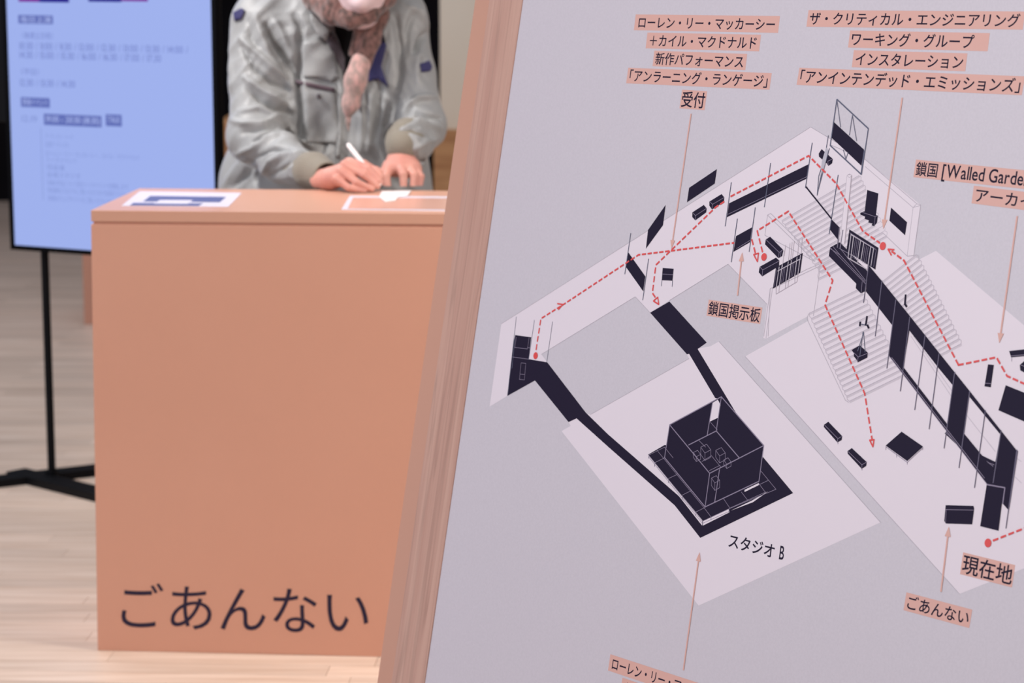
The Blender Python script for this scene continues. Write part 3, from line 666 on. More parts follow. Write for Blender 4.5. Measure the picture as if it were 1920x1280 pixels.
# peach leader lines with arrow heads
def leader(a, b):
    l = lift(); V, Fc = seg_quads([(a, lerp(b, a, 10.0 / math.dist(a, b)))], 2.6, l)
    l += 4e-6; A, Bp = sg(*a, l), sg(*b, l); d = (Bp - A).normalized(); n = SN.cross(d) * 0.0052; k = len(V)
    V += [Bp, Bp - d * 0.013 + n, Bp - d * 0.013 - n]; Fc.append((k, k + 1, k + 2))
    link('leader_arrow', mesh('leader', V, Fc), m_pk, sign)
leader((1295.5, 213), (1258.8, 466)); leader((1691.5, 183), (1656, 429)); leader((1907, 405), (1873.5, 643)); leader((1382.5, 554), (1391.5, 473)); leader((1281, 1256), (1311.5, 1035)); leader((1764, 1109), (1779, 987))

# ------------------------------------------------------------------ solid modelling: blended capsules on a grid, turned into one mesh
class Solid:
    def __init__(s, lo, hi, h):
        s.h = h; s.lo = np.array(lo, float); s.n = np.ceil((np.array(hi) - s.lo) / h).astype(int) + 1
        s.G = np.full(tuple(s.n), 0.05, np.float32)
        s.ax = [s.lo[i] + h * np.arange(s.n[i]) for i in range(3)]
    def _win(s, a, b, m):
        i0 = np.maximum(((np.minimum(a, b) - m - s.lo) / s.h).astype(int), 0)
        i1 = np.minimum(((np.maximum(a, b) + m - s.lo) / s.h).astype(int) + 2, s.n)
        return i0, i1
    def cap(s, a, b, ra, rb=None, k=0.02, sq=(1, 1, 1), op='add'):
        rb = ra if rb is None else rb
        a = np.array(a, float); b = np.array(b, float); sq = np.array(sq, float)
        m = (max(ra, rb) * max(1, sq.max())) + k + 0.03
        i0, i1 = s._win(a, b, m)
        if (i1 <= i0).any(): return
        X, Y, Z = np.meshgrid(*[s.ax[i][i0[i]:i1[i]] for i in range(3)], indexing='ij', sparse=True)
        ab = (b - a) / sq; L2 = max(float(ab @ ab), 1e-12)
        px, py, pz = (X - a[0]) / sq[0], (Y - a[1]) / sq[1], (Z - a[2]) / sq[2]
        t = np.clip((px * ab[0] + py * ab[1] + pz * ab[2]) / L2, 0, 1)
        d = np.sqrt((px - t * ab[0]) ** 2 + (py - t * ab[1]) ** 2 + (pz - t * ab[2]) ** 2) - (ra + (rb - ra) * t)
        d = (d * sq.min() if sq.min() < 1 else d).astype(np.float32)
        sl = tuple(slice(i0[i], i1[i]) for i in range(3)); g = s.G[sl]
        if op == 'add':
            hh = np.maximum(k - np.abs(g - d), 0) / k if k else 0
            s.G[sl] = np.minimum(g, d) - hh * hh * k * 0.25
        else:
            hh = np.maximum(k - np.abs(g + d), 0) / k if k else 0
            s.G[sl] = np.maximum(g, -d) + hh * hh * k * 0.25
    def path(s, pts, rs, **kw):
        for i in range(len(pts) - 1): s.cap(pts[i], pts[i + 1], rs[i], rs[i + 1], **kw)
    def mesh(s, smooth=1):
        G = s.G
        for _ in range(smooth):
            for ax in range(3):
                G = (np.roll(G, 1, ax) + 2 * G + np.roll(G, -1, ax)) / 4
        I = G < 0
        n = np.array(G.shape) - 1
        acc = np.zeros(tuple(n) + (3,), np.float32); cnt = np.zeros(tuple(n), np.float32)
        quads = []
        idx = lambda off, sz: tuple(slice(o, o + z) for o, z in zip(off, sz))
        for ax in range(3):
            u, v = [i for i in range(3) if i != ax]
            for du in (0, 1):
                for dv in (0, 1):
                    o0 = [0, 0, 0]; o0[u] = du; o0[v] = dv; o1 = list(o0); o1[ax] = 1
                    a, b = G[idx(o0, n)], G[idx(o1, n)]
                    c = (a < 0) != (b < 0)
                    t = np.where(c, a / np.where(c, a - b, 1), 0)
                    acc[..., ax] += t * c; acc[..., u] += du * c; acc[..., v] += dv * c; cnt += c
        act = cnt > 0
        ids = -np.ones(tuple(n), np.int64); ids[act] = np.arange(act.sum())
        cell = np.argwhere(act)
        V = (cell + acc[act] / cnt[act][:, None]) * s.h + s.lo
        for ax in range(3):
            u, v = (ax + 1) % 3, (ax + 2) % 3
            sz = list(n); o0 = [0, 0, 0]; o0[u] = 1; o0[v] = 1; sz[u] -= 1; sz[v] -= 1
            o1 = list(o0); o1[ax] = 1
            a, b = I[idx(o0, sz)], I[idx(o1, sz)]
            for flip, c in ((0, a & ~b), (1, ~a & b)):
                P = np.argwhere(c) + np.array(o0)
                if not len(P): continue
                q = []
                for du, dv in ((-1, -1), (0, -1), (0, 0), (-1, 0)):
                    Q = P.copy(); Q[:, u] += du; Q[:, v] += dv
                    q.append(ids[Q[:, 0], Q[:, 1], Q[:, 2]])
                q = np.stack(q, 1)
                if flip: q = q[:, ::-1]
                quads.append(q)
        return V, np.concatenate(quads)
def np_mesh(name, V, Q):
    me = bpy.data.meshes.new(name)
    me.vertices.add(len(V)); me.vertices.foreach_set('co', np.ascontiguousarray(V, np.float32).ravel())
    me.loops.add(len(Q) * 4); me.loops.foreach_set('vertex_index', np.ascontiguousarray(Q, np.int32).ravel())
    me.polygons.add(len(Q)); me.polygons.foreach_set('loop_start', np.arange(len(Q), dtype=np.int32) * 4)
    me.update(calc_edges=True); me.validate()
    return me
def normals(V, Q):
    nn = np.cross(V[Q[:, 2]] - V[Q[:, 0]], V[Q[:, 3]] - V[Q[:, 1]])
    N = np.zeros_like(V)
    for i in range(4): np.add.at(N, Q[:, i], nn)
    return N / (np.linalg.norm(N, axis=1)[:, None] + 1e-12)
def p3(t): return np.array(at(t[0], t[1], t[2]))

# joints of the writer, leaning over the counter
DT = 6.08
J = dict(neck=(655, -8, 6.05), head=(679, -47, 5.90), shR=(500, 50, 6.10), shL=(746, 60, 6.11), elR=(476, 256, 6.02), elL=(786, 236, 6.01),
         wrR=(598, 335, 5.72), wrL=(748, 292, 5.76))
hd = gp(690, 360, HT); DH = (hd - CAM).dot(Vector((0, cp, -sp)))
def dep(px, py, z):                                         # depth of a pixel's ray on the level z
    return (gp(px, py, z) - CAM).dot(Vector((0, cp, -sp)))
print('hand depth', DH, 'at left', dep(757, 356, HT))
ptop = at(*J['neck'])
pbase = Vector((at(640, 300, 6.2).x, at(640, 300, 6.25).y, FZ))
m_skin = mat('skin', (224, 160, 138), 0.5, 0.35)
noise_mix(m_skin, (196, 134, 121), (208, 150, 135), 22)
nodes(m_skin)[2].inputs['Subsurface Weight'].default_value = 0.08
nodes(m_skin)[2].inputs['Subsurface Radius'].default_value = (0.01, 0.004, 0.002)

# ---- body: one continuous skin from head to feet
def hipz(z): return z
x0 = pbase.x; y0 = pbase.y
body = Solid((x0 - 0.36, 5.35, -0.01), (x0 + 0.40, y0 + 0.36, 1.96), 0.0045)
B = body
hipR, hipL = (x0 - 0.10, y0 + 0.10, 0.92), (x0 + 0.10, y0 + 0.10, 0.92)
for sgn, hip in ((-1, hipR), (1, hipL)):
    kx = x0 + sgn * 0.12
    B.path([hip, (kx, y0 + 0.06, 0.50), (kx, y0 + 0.10, 0.10)], [0.085, 0.058, 0.038], k=0.03)
    B.path([(kx, y0 + 0.11, 0.05), (kx + sgn * 0.01, y0 - 0.06, 0.04)], [0.036, 0.028], k=0.02)
ch = p3((640, 90, 6.16)); wa = p3((636, 260, 6.20))
B.path([(x0, y0 + 0.10, 0.95), wa, ch], [0.11, 0.09, 0.09], k=0.05)
nk = p3(J['neck']); hc = p3(J['head'])
B.path([p3(J['shR']), p3((640, 60, 6.14)), p3(J['shL'])], [0.05, 0.06, 0.05], k=0.05)
B.path([p3((645, 60, 6.14)), nk, hc + [0, 0.02, 0]], [0.065, 0.052, 0.06], k=0.03)
# head (tilted down towards the hands)
up = Vector((0.03, -0.42, 0.9)).normalized(); fw = Vector((0.02, -0.9, -0.42)).normalized(); rt = fw.cross(up).normalized()
hp = lambda r, f, u: np.array(Vector(hc) + rt * r + fw * f + up * u)
B.cap(hp(0, -0.02, 0.06), hp(0, 0.0, 0.03), 0.082, 0.080, k=0.03)
B.cap(hp(0, 0.03, -0.02), hp(0, 0.045, -0.075), 0.062, 0.036, k=0.03)
B.cap(hp(0, 0.075, 0.015), hp(0, 0.098, -0.015), 0.010, 0.014, k=0.012)
for s_ in (-1, 1):
    B.cap(hp(s_ * 0.082, -0.01, 0.02), hp(s_ * 0.085, -0.015, -0.02), 0.016, 0.010, k=0.008, sq=(0.6, 1, 1))
    B.cap(hp(s_ * 0.032, 0.088, 0.022), hp(s_ * 0.034, 0.088, 0.022), 0.013, k=0.010, op='cut')
    B.cap(hp(s_ * 0.032, 0.066, 0.022), hp(s_ * 0.033, 0.066, 0.022), 0.012, k=0.003)
B.cap(hp(-0.022, 0.082, -0.042), hp(0.022, 0.082, -0.042), 0.007, k=0.005)
# arms
B.path([p3(J['shR']), p3(J['elR']), p3((600, 336, DH + 0.075))], [0.046, 0.028, 0.022], k=0.02)
B.path([p3(J['shL']), p3(J['elL']), p3((762, 272, DH + 0.19))], [0.046, 0.036, 0.024], k=0.02)
me = None
V, Q = body.mesh()
# fingers and palms on a finer grid, cut in at the wrist
hand = Solid(tuple(p3((585, 372, DH + 0.12)) - [0.02, 0.36, 0.03]), tuple(p3((800, 270, DH + 0.16)) + [0.03, 0.08, 0.05]), 0.0019)
Hd = hand
R = 0.0080
zf = HT + R + 0.001
def fl(px, py, z=None): return p3((px, py, dep(px, py, z or zf)))
def hp2(px, py, dz): return p3((px, py, DH + dz))
# right hand holding the pen (seen from its outer side)
Hd.path([hp2(600, 336, 0.075), hp2(622, 334, 0.035)], [0.025, 0.024], k=0.012)
Hd.path([hp2(618, 334, 0.03), hp2(640, 324, 0.01)], [0.023, 0.021], k=0.014)
Hd.path([hp2(632, 334, 0.03), hp2(655, 308, 0.03)], [0.020, 0.017], k=0.014)
Hd.path([hp2(640, 336, 0.0), hp2(660, 330, 0.0)], [0.018, 0.013], k=0.012)
Hd.path([hp2(657, 303, 0.018), hp2(690, 316, 0.000), hp2(711, 338, -0.006)], [0.0105, 0.0092, 0.0075], k=0.004)      # index
Hd.path([hp2(646, 308, 0.002), hp2(682, 328, -0.010), hp2(708, 349, -0.004)], [0.0108, 0.0094, 0.0076], k=0.0035)     # middle
Hd.path([hp2(638, 320, -0.012), hp2(668, 341, -0.022), hp2(697, 355, -0.010)], [0.0105, 0.0090, 0.0074], k=0.0035)    # ring
Hd.path([hp2(630, 334, -0.020), hp2(654, 352, -0.027), hp2(683, 359, -0.016)], [0.0100, 0.0080, 0.0068], k=0.0035)   # little
Hd.path([hp2(640, 315, 0.045), hp2(682, 308, 0.030), hp2(712, 324, 0.012)], [0.0125, 0.0105, 0.0085], k=0.004)       # thumb
Hd.path([hp2(706, 320, 0.016), hp2(713, 330, 0.004)], [0.0105, 0.0085], k=0.004)
# left hand, fingers pressing the sheet
DL = dep(757, 350, HT) + 0.0
def hl(px, py, dz): return p3((px, py, DL + dz))
Hd.path([hl(756, 280, 0.125), hl(751, 299, 0.080)], [0.027, 0.026], k=0.014)
Hd.path([hl(746, 301, 0.080), hl(731, 316, 0.036)], [0.021, 0.0165], k=0.022)
Hd.path([hl(751, 301, 0.080), hl(750, 314, 0.034)], [0.022, 0.0170], k=0.022)
Hd.path([hl(756, 302, 0.080), hl(767, 316, 0.036)], [0.021, 0.0165], k=0.022)
Hd.path([hl(760, 303, 0.080), hl(779, 321, 0.044)], [0.019, 0.0145], k=0.022)
Hd.path([hl(731, 315, 0.050), hl(750, 311, 0.050), hl(775, 316, 0.055)], [0.016, 0.018, 0.015], k=0.02)
Hd.path([hl(729, 315, 0.030), hl(724, 330, 0.008), hl(728, 354, 0.000)], [0.0115, 0.0098, 0.0080], k=0.004)
Hd.path([hl(751, 312, 0.028), hl(756, 327, 0.004), hl(757, 355, -0.004)], [0.0118, 0.0100, 0.0082], k=0.004)
Hd.path([hl(768, 315, 0.030), hl(777, 328, 0.008), hl(774, 355, -0.002)], [0.0112, 0.0097, 0.0080], k=0.004)
Hd.path([hl(780, 320, 0.038), hl(789, 331, 0.016), hl(787, 352, 0.008)], [0.0104, 0.0088, 0.0072], k=0.004)
Hd.path([hl(738, 306, 0.055), hl(716, 326, 0.032), hl(715, 348, 0.014)], [0.0140, 0.0108, 0.0088], k=0.006)
HV, HQ = hand.mesh()
HV[:, 2] = np.maximum(HV[:, 2], HT + 0.0022)
# one skin mesh: arms end inside the wrists of the finer hands
n0 = len(V); VV_ = np.concatenate([V, HV]); QQ = np.concatenate([Q, HQ + n0])
pers = link('person', np_mesh('person', VV_, QQ), m_skin, None, True,
            label='person in grey work jacket, patterned scarf and face mask bent over counter writing', category='person')

# ---- jacket
m_jk = mat('jacket_satin', (150, 150, 150), 0.36, 0.5, sheen=0.15)
noise_mix(m_jk, (140, 141, 142), (154, 154, 153), 500, bump=0.12, bscale=1500)
nodes(m_jk)[2].inputs['Roughness'].default_value = 0.46
jk = Solid((x0 - 0.44, 5.58, 0.72), (x0 + 0.46, y0 + 0.42, 1.62), 0.0040)
SQ = (1, 0.80, 1)
def jp(px, py, d): return p3((px, py, d))
jk.path([jp(520, 30, 6.12), jp(640, 8, 6.14), jp(742, 30, 6.12)], [0.085, 0.085, 0.080], k=0.05)
jk.path([jp(575, 80, 6.12), jp(578, 200, 6.14), jp(560, 330, 6.17), jp(545, 420, 6.2)], [0.125, 0.125, 0.135, 0.14], k=0.05)
jk.path([jp(705, 80, 6.12), jp(705, 200, 6.14), jp(710, 330, 6.17), jp(725, 420, 6.2)], [0.115, 0.115, 0.12, 0.13], k=0.05)
jk.path([jp(648, 130, 6.13), jp(648, 300, 6.15), jp(648, 420, 6.18)], [0.115, 0.12, 0.12], k=0.04)
jk.path([jp(490, 250, 6.22), jp(478, 340, 6.22), jp(470, 430, 6.24)], [0.07, 0.08, 0.085], k=0.05)
jk.path([jp(498, 46, 6.09), jp(487, 150, 6.06), jp(482, 252, 6.00)], [0.090, 0.075, 0.068], k=0.022)        # right sleeve
jk.path([jp(476, 255, 6.00), jp(530, 300, 5.90), jp(566, 318, 5.80)], [0.070, 0.055, 0.046], k=0.018)
jk.path([jp(749, 52, 6.09), jp(765, 140, 6.06), jp(787, 232, 6.00)], [0.072, 0.066, 0.062], k=0.022)         # left sleeve
jk.path([jp(790, 238, 6.00), jp(776, 262, 5.92), jp(762, 272, 5.84)], [0.062, 0.050, 0.044], k=0.018)
jk.path([jp(657, -20, 6.00), jp(655, 40, 5.985), jp(650, 100, 5.99), jp(652, 160, 5.995), jp(652, 340, 6.015)], [0.070, 0.058, 0.042, 0.022, 0.008], k=0.010, op='cut')
V, Q = jk.mesh()
N_ = normals(V, Q)
px, py, dd = proj(V)
vx = V - np.array(CAM); vx /= np.linalg.norm(vx, axis=1)[:, None]
face = np.clip(-(N_ * vx).sum(1) * 1.6 + 0.15, 0, 1)
def stroke(pts, wd, amp, taper=True):
    best = np.full(len(V), 1e9); tt = np.zeros(len(V)); tot = sum(math.dist(pts[i], pts[i + 1]) for i in range(len(pts) - 1)); acc = 0
    for i in range(len(pts) - 1):
        ax_, ay_ = pts[i]; bx_, by_ = pts[i + 1]; lx, ly = bx_ - ax_, by_ - ay_; L2 = lx * lx + ly * ly
        t = np.clip(((px - ax_) * lx + (py - ay_) * ly) / L2, 0, 1)
        d = np.hypot(px - ax_ - t * lx, py - ay_ - t * ly)
        m_ = d < best; best = np.where(m_, d, best); tt = np.where(m_, (acc + t * math.sqrt(L2)) / tot, tt); acc += math.sqrt(L2)
    env = np.sin(np.pi * np.clip(tt * 0.84 + 0.08, 0, 1)) ** 0.7 if taper else 1
    return amp * np.exp(-(best / wd) ** 2) * env
D = np.zeros(len(V))
# folds: (polyline, half-width px, height m)
Z = lambda pts: [(400 + a / 3.048, b / 3.048) for a, b in pts]       # traced on an enlarged view
folds = [
 ([(165, 222), (250, 300), (330, 400), (455, 490)], 7, 0.017), ([(165, 270), (230, 390), (330, 470), (430, 510)], 5, -0.015),
 ([(185, 445), (260, 510), (360, 585), (465, 622)], 7, 0.020), ([(190, 505), (270, 575), (350, 625), (440, 655)], 5, -0.016),
 ([(150, 640), (260, 625), (380, 690), (470, 760)], 6, 0.013), ([(105, 690), (180, 715), (290, 715), (350, 680)], 6, 0.014),
 ([(170, 760), (260, 745), (330, 725), (400, 720)], 4, -0.012),
 ([(290, 790), (380, 765), (480, 790), (575, 838)], 7, 0.016), ([(230, 810), (300, 770), (400, 735), (500, 790)], 4, -0.013),
 ([(130, 880), (230, 850), (300, 800)], 6, 0.013), ([(230, 905), (320, 860), (420, 845), (480, 860)], 4, -0.013),
 ([(280, 990), (330, 925), (420, 880), (500, 880)], 6, 0.013), ([(330, 1010), (390, 960), (460, 915)], 5, -0.011),
 ([(140, 870), (180, 900), (230, 960)], 5, -0.012),
 ([(300, 140), (350, 240), (410, 330), (475, 440)], 6, -0.028), ([(345, 110), (410, 220), (455, 330)], 8, 0.010),
 ([(100, 180), (92, 350), (105, 520)], 7, 0.009), ([(240, 90), (275, 200), (320, 330), (400, 440)], 8, 0.010), ([(200, 120), (215, 220), (270, 330)], 6, -0.008),
 ([(465, 90), (500, 160), (490, 240)], 7, -0.018), ([(500, 230), (490, 330), (480, 470), (500, 650), (490, 800)], 7, -0.022), ([(520, 470), (530, 640), (525, 800)], 5, 0.010),
 ([(1130, 40), (1180, 70), (1222, 160)], 8, 0.013), ([(1150, 60), (1110, 180), (1100, 300)], 7, -0.009), ([(1150, 300), (1180, 240), (1215, 190)], 6, -0.018),
 ([(1045, 100), (1065, 250), (1055, 420), (1030, 560), (990, 720)], 9, -0.018), ([(1180, 300), (1160, 380), (1170, 480)], 7, 0.008),
 ([(1090, 640), (1170, 565), (1265, 560)], 7, 0.014), ([(1070, 690), (1160, 650), (1290, 680)], 5, -0.018),
 ([(1080, 740), (1180, 700), (1295, 735)], 6, 0.014), ([(1040, 775), (1130, 745), (1240, 790)], 4, -0.013), ([(1150, 850), (1230, 800), (1290, 800)], 6, 0.010),
 ([(1180, 960), (1205, 890), (1215, 830)], 6, 0.011), ([(1000, 780), (1060, 700), (1130, 620)], 7, -0.018),
 ([(560, 520), (640, 560), (700, 640)], 8, 0.010), ([(590, 690), (640, 800), (620, 900)], 9, -0.010), ([(550, 640), (575, 760), (560, 860)], 8, 0.010),
 ([(540, 300), (600, 330), (680, 340)], 7, 0.008), ([(840, 480), (850, 700), (840, 860)], 7, 0.009), ([(960, 480), (940, 640), (920, 800)], 8, -0.012), ([(900, 520), (895, 700), (880, 860)], 8, 0.007),
 ([(60, 1060), (130, 960), (180, 900)], 8, 0.009), ([(115, 1070), (180, 990), (215, 930)], 7, -0.018), ([(240, 1060), (230, 1000), (250, 950)], 6, -0.014)]
for pts, wd, amp in folds: D += stroke(Z(pts), wd * 0.8, amp * 1.15)
from mathutils import noise as mn
nz1 = np.empty(len(V)); nz2 = np.empty(len(V))
for i_ in range(len(V)):
    if face[i_] < 0.05: nz1[i_] = nz2[i_] = 0; continue
    x_, y_, z_ = V[i_]; u_ = x_ * 0.8 + z_ * 0.6 if x_ < x0 else x_ * 0.6 - z_ * 0.8; v_ = z_ * 0.8 - x_ * 0.6 if x_ < x0 else z_ * 0.6 + x_ * 0.8
    wq = mn.noise((x_ * 7, y_ * 7, z_ * 7)) * 0.9
    nz1[i_] = 0.5 - abs(mn.noise((u_ * 6 + wq, v_ * 19 + wq, y_ * 7))) * 1.6
    nz2[i_] = 0.5 - abs(mn.noise((u_ * 15 + wq, v_ * 42 + wq * 2, y_ * 14 + 5))) * 1.6
D += 0.0075 * nz1 + 0.0026 * nz2
V2 = V + N_ * (D * face)[:, None]
V2 = V2
jme = np_mesh('jacket', V2, Q)
jacket = link('jacket', jme, m_jk, pers, True, label='grey satin work jacket with many creases')
bvh = BVHTree.FromPolygons([Vector(v) for v in V2], [tuple(int(i) for i in q_) for q_ in Q])
def drape(name, pts, m, off=0.004, th=0.003, step=7, parent=jacket, curl=0.0, **kw):
    """a cloth piece with the given outline laid over the jacket"""
    n = len(pts); B2 = []
    for i in range(n):
        a, b_ = pts[i], pts[(i + 1) % n]; k = max(1, int(math.dist(a, b_) / step))
        B2 += [lerp(a, b_, j / k) for j in range(k)]
    xs = [p[0] for p in pts]; ys = [p[1] for p in pts]; inner = []
    y_ = min(ys) + step / 2
    while y_ < max(ys):
        x_ = min(xs) + step / 2
        while x_ < max(xs):
            c = False
            for i in range(n):
                (xa, ya), (xb, yb) = pts[i], pts[(i + 1) % n]
                if (ya > y_) != (yb > y_) and x_ < (xb - xa) * (y_ - ya) / (yb - ya) + xa: c = not c
            if c and min(math.dist((x_, y_), q_) for q_ in B2) > step * 0.5: inner.append((x_, y_))
            x_ += step
        y_ += step
    pts2 = [Vector(p) for p in B2 + inner]; nb = len(B2)
    vo, _, fo, *_r = delaunay_2d_cdt(pts2, [(i, (i + 1) % nb) for i in range(nb)], [], 1, 1e-4)
    P = []; last = None; Ds = []
    for v in vo:
        r = ray(v.x, v.y).normalized(); hit = bvh.ray_cast(CAM, r)
        Ds.append((hit[0] - CAM).length if hit[0] and 5.2 < (hit[0] - CAM).length < 6.6 else None)
    good = [d for d in Ds if d]
    if not good: return None
    med = sorted(good)[len(good) // 2]
    Ds = [d if d and abs(d - med) < 0.09 else med for d in Ds]
    nbx = [set() for _ in vo]
    for f in fo:
        for i in f: nbx[i] |= set(f)
    for _ in range(3): Ds = [0.5 * Ds[i] + 0.5 * sum(Ds[j] for j in nbx[i]) / len(nbx[i]) if nbx[i] else Ds[i] for i in range(len(Ds))]
    bm = bmesh.new()
    fr = [bm.verts.new(CAM + ray(v.x, v.y).normalized() * (Ds[i] - off - th)) for i, v in enumerate(vo)]
    bk = [bm.verts.new(CAM + ray(v.x, v.y).normalized() * (Ds[i] - off + 0.012)) for i, v in enumerate(vo)]
    ec = {}
    for f in fo:
        try: bm.faces.new([fr[i] for i in f]); bm.faces.new([bk[i] for i in reversed(f)])
        except ValueError: continue
        for i in range(len(f)):
            a, b_ = f[i], f[(i + 1) % len(f)]; ec[(a, b_)] = 1
    for (a, b_) in ec:
        if (b_, a) not in ec: bm.faces.new((fr[b_], fr[a], bk[a], bk[b_]))
    bmesh.ops.recalc_face_normals(bm, faces=bm.faces)
    o = link(name, bm, m, parent, True, **kw)
    return o
m_navy = mat('navy_lining', (52, 50, 92), 0.6, 0.3)
m_blk = mat('black_knit', (14, 12, 14), 0.8, 0.2)
m_dg = mat('dark_grey_facing', (98, 90, 96), 0.6, 0.3)  # dark grey cloth of the front facing and button
m_cuff = mat('ribbed_cuff', (132, 124, 112), 0.85, 0.1, sheen=0.15)
def rib(m, sc_, ax):
    N, L, Bn = nodes(m)
    tc = N.new('ShaderNodeTexCoord'); wv = N.new('ShaderNodeTexWave'); wv.inputs['Scale'].default_value = sc_; wv.bands_direction = ax
    L.new(tc.outputs['Object'], wv.inputs[0]); bp = N.new('ShaderNodeBump'); bp.inputs['Strength'].default_value = 0.35; bp.inputs['Distance'].default_value = 0.001
    L.new(wv.outputs[0], bp.inputs['Height']); L.new(bp.outputs[0], Bn.inputs['Normal'])
rib(m_cuff, 70, 'DIAGONAL')
drape('collar', Z([(555, 30), (600, 70), (672, 172), (645, 232), (590, 190), (555, 120)]), m_jk, 0.026)
drape('facing', Z([(668, 180), (720, 250), (752, 330), (750, 420), (700, 340), (650, 240)]), m_dg, 0.008, label='dark grey front facing')
drape('collar', Z([(1000, 60), (1010, 150), (985, 240), (965, 190), (975, 90)]), m_jk, 0.022)
drape('lapel_lining', Z([(965, 190), (990, 260), (960, 380), (1000, 500), (940, 450), (880, 470), (860, 520), (835, 640), (835, 520), (880, 380), (920, 270)]), m_navy, 0.006, label='navy lining of the open jacket front')
drape('pocket_flap', Z([(510, 240), (600, 225), (690, 300), (720, 440), (680, 470), (600, 440), (515, 440)]), m_jk, 0.007)
drape('pocket', Z([(515, 450), (690, 500), (715, 760), (700, 820), (530, 810)]), m_jk, 0.004)
drape('pocket_welt', Z([(470, 455), (690, 500), (700, 525), (600, 510), (475, 475)]), mat('welt_brown', (92, 76, 84), 0.6, 0.3), 0.009)
drape('placket', Z([(690, 270), (735, 330), (745, 520), (735, 760), (725, 900), (700, 900), (708, 700), (715, 500), (690, 380)]), m_jk, 0.003)
drape('button', Z([(590, 540), (604, 534), (614, 546), (606, 560), (592, 558)]), m_dg, 0.010, step=3)
drape('sleeve_patch', Z([(1180, 365), (1235, 345), (1252, 380), (1240, 405), (1190, 412)]), m_navy, 0.005, step=4, label='navy patch on the left sleeve')
drape('sleeve_patch', Z([(112, 70), (160, 45), (180, 60), (160, 110), (120, 120)]), m_navy, 0.005, step=4, label='navy patch at the right shoulder')
# dark shirt in the opening
st = Solid((x0 - 0.2, 5.75, 0.85), (x0 + 0.25, y0 + 0.2, 1.55), 0.006)
st.path([jp(655, 10, 6.10), jp(650, 60, 6.12), jp(650, 150, 6.12), jp(650, 300, 6.14)], [0.085, 0.092, 0.092, 0.09], k=0.03)
V, Q = st.mesh(); link('shirt', np_mesh('shirt', V, Q), m_blk, pers, True, label='black shirt inside the open jacket')
# cuffs
def cuff(name, a, b_, c, ra, rb, rc, hollow=True):
    A, Bq, Cq = Vector(p3(a)), Vector(p3(b_)), Vector(p3(c))
    s_ = Solid(tuple(np.minimum(np.minimum(A, Bq), Cq) - 0.06), tuple(np.maximum(np.maximum(A, Bq), Cq) + 0.06), 0.003)
    s_.path([A, Bq, Cq], [ra, rb, rc], k=0.006)
    e = (Cq - Bq).normalized()
    if hollow: s_.cap(Cq + e * 0.030, Cq + e * 0.09, 0.0305, 0.06, k=0.004, op='cut'); s_.cap(Cq - e * 0.002, Cq + e * 0.05, rc * 0.80, rc * 0.8, k=0.004, op='cut')
    v, q_ = s_.mesh(); return link(name, np_mesh(name, v, q_), m_cuff, jacket, True, label='beige ribbed knit cuff')
cuff('cuff', (562, 317, 5.83), (588, 321, 5.76), (608, 329, 5.715), 0.045, 0.046, 0.038)
cuff('cuff', (764, 256, 5.90), (759, 266, 5.86), (755, 274, 5.83), 0.047, 0.047, 0.042, False)
# trousers and shoes (behind the counter)
tr = Solid((x0 - 0.30, y0 - 0.20, 0.0), (x0 + 0.30, y0 + 0.32, 1.06), 0.008)
for sgn, hip in ((-1, hipR), (1, hipL)):
    kx_ = x0 + sgn * 0.12
    tr.path([hip, (kx_, y0 + 0.06, 0.50), (kx_, y0 + 0.10, 0.075)], [0.105, 0.080, 0.062], k=0.03)
tr.path([(x0 - 0.06, y0 + 0.10, 0.98), (x0 + 0.06, y0 + 0.10, 0.98)], [0.13, 0.13], k=0.03)
V, Q = tr.mesh(); link('trousers', np_mesh('trousers', V, Q), mat('dark_trousers', (58, 54, 62), 0.8, 0.2), pers, True)
for sgn in (-1, 1):
    kx_ = x0 + sgn * 0.12
    shs = Solid((kx_ - 0.09, y0 - 0.22, 0.0), (kx_ + 0.09, y0 + 0.22, 0.16), 0.006)
    shs.path([(kx_, y0 + 0.12, 0.055), (kx_ + sgn * 0.01, y0 - 0.10, 0.045)], [0.05, 0.042], k=0.02)
    V, Q = shs.mesh(); V[:, 2] = np.maximum(V[:, 2], FZ + 0.001); link('shoe', np_mesh('shoe', V, Q), m_blk, pers, True)
# face mask, hair, scarf
m_mask = mat('pale_pink_mask', (226, 202, 204), 0.6, 0.3)
mk = Solid(tuple(hc - 0.15), tuple(hc + 0.15), 0.004)
mk.path([hp(0, 0.04, 0.005), hp(0, 0.052, -0.07)], [0.074, 0.047], k=0.03)
mk.path([hp(0, 0.075, 0.01), hp(0, 0.104, -0.02)], [0.018, 0.022], k=0.02)
mk.cap(hp(0, -0.09, 0.0), hp(0, -0.09, -0.1), 0.105, 0.10, k=0.004, op='cut'); mk.cap(hp(-0.1, 0.12, 0.064), hp(0.1, 0.12, 0.064), 0.062, 0.062, k=0.01, op='cut')
V, Q = mk.mesh(); mko = link('face_mask', np_mesh('mask', V, Q), m_mask, pers, True, label='pale pinkish white face mask')
for s_ in (-1, 1):
    link('ear_loop', tube([hp(s_ * 0.066, 0.035, -0.01), hp(s_ * 0.088, 0.0, 0.012), hp(s_ * 0.092, -0.02, 0.0), hp(s_ * 0.085, -0.01, -0.03), hp(s_ * 0.06, 0.03, -0.05)], 0.0018, 6), m_mask, mko)
m_hair = mat('dark_hair', (28, 22, 20), 0.5, 0.4)
hr = Solid(tuple(hc - 0.17), tuple(hc + 0.20), 0.004)
hr.path([hp(0, -0.03, 0.075), hp(0, -0.02, 0.03)], [0.096, 0.094], k=0.03)
hr.path([hp(-0.05, 0.06, 0.105), hp(0.05, 0.06, 0.105)], [0.026, 0.026], k=0.03)
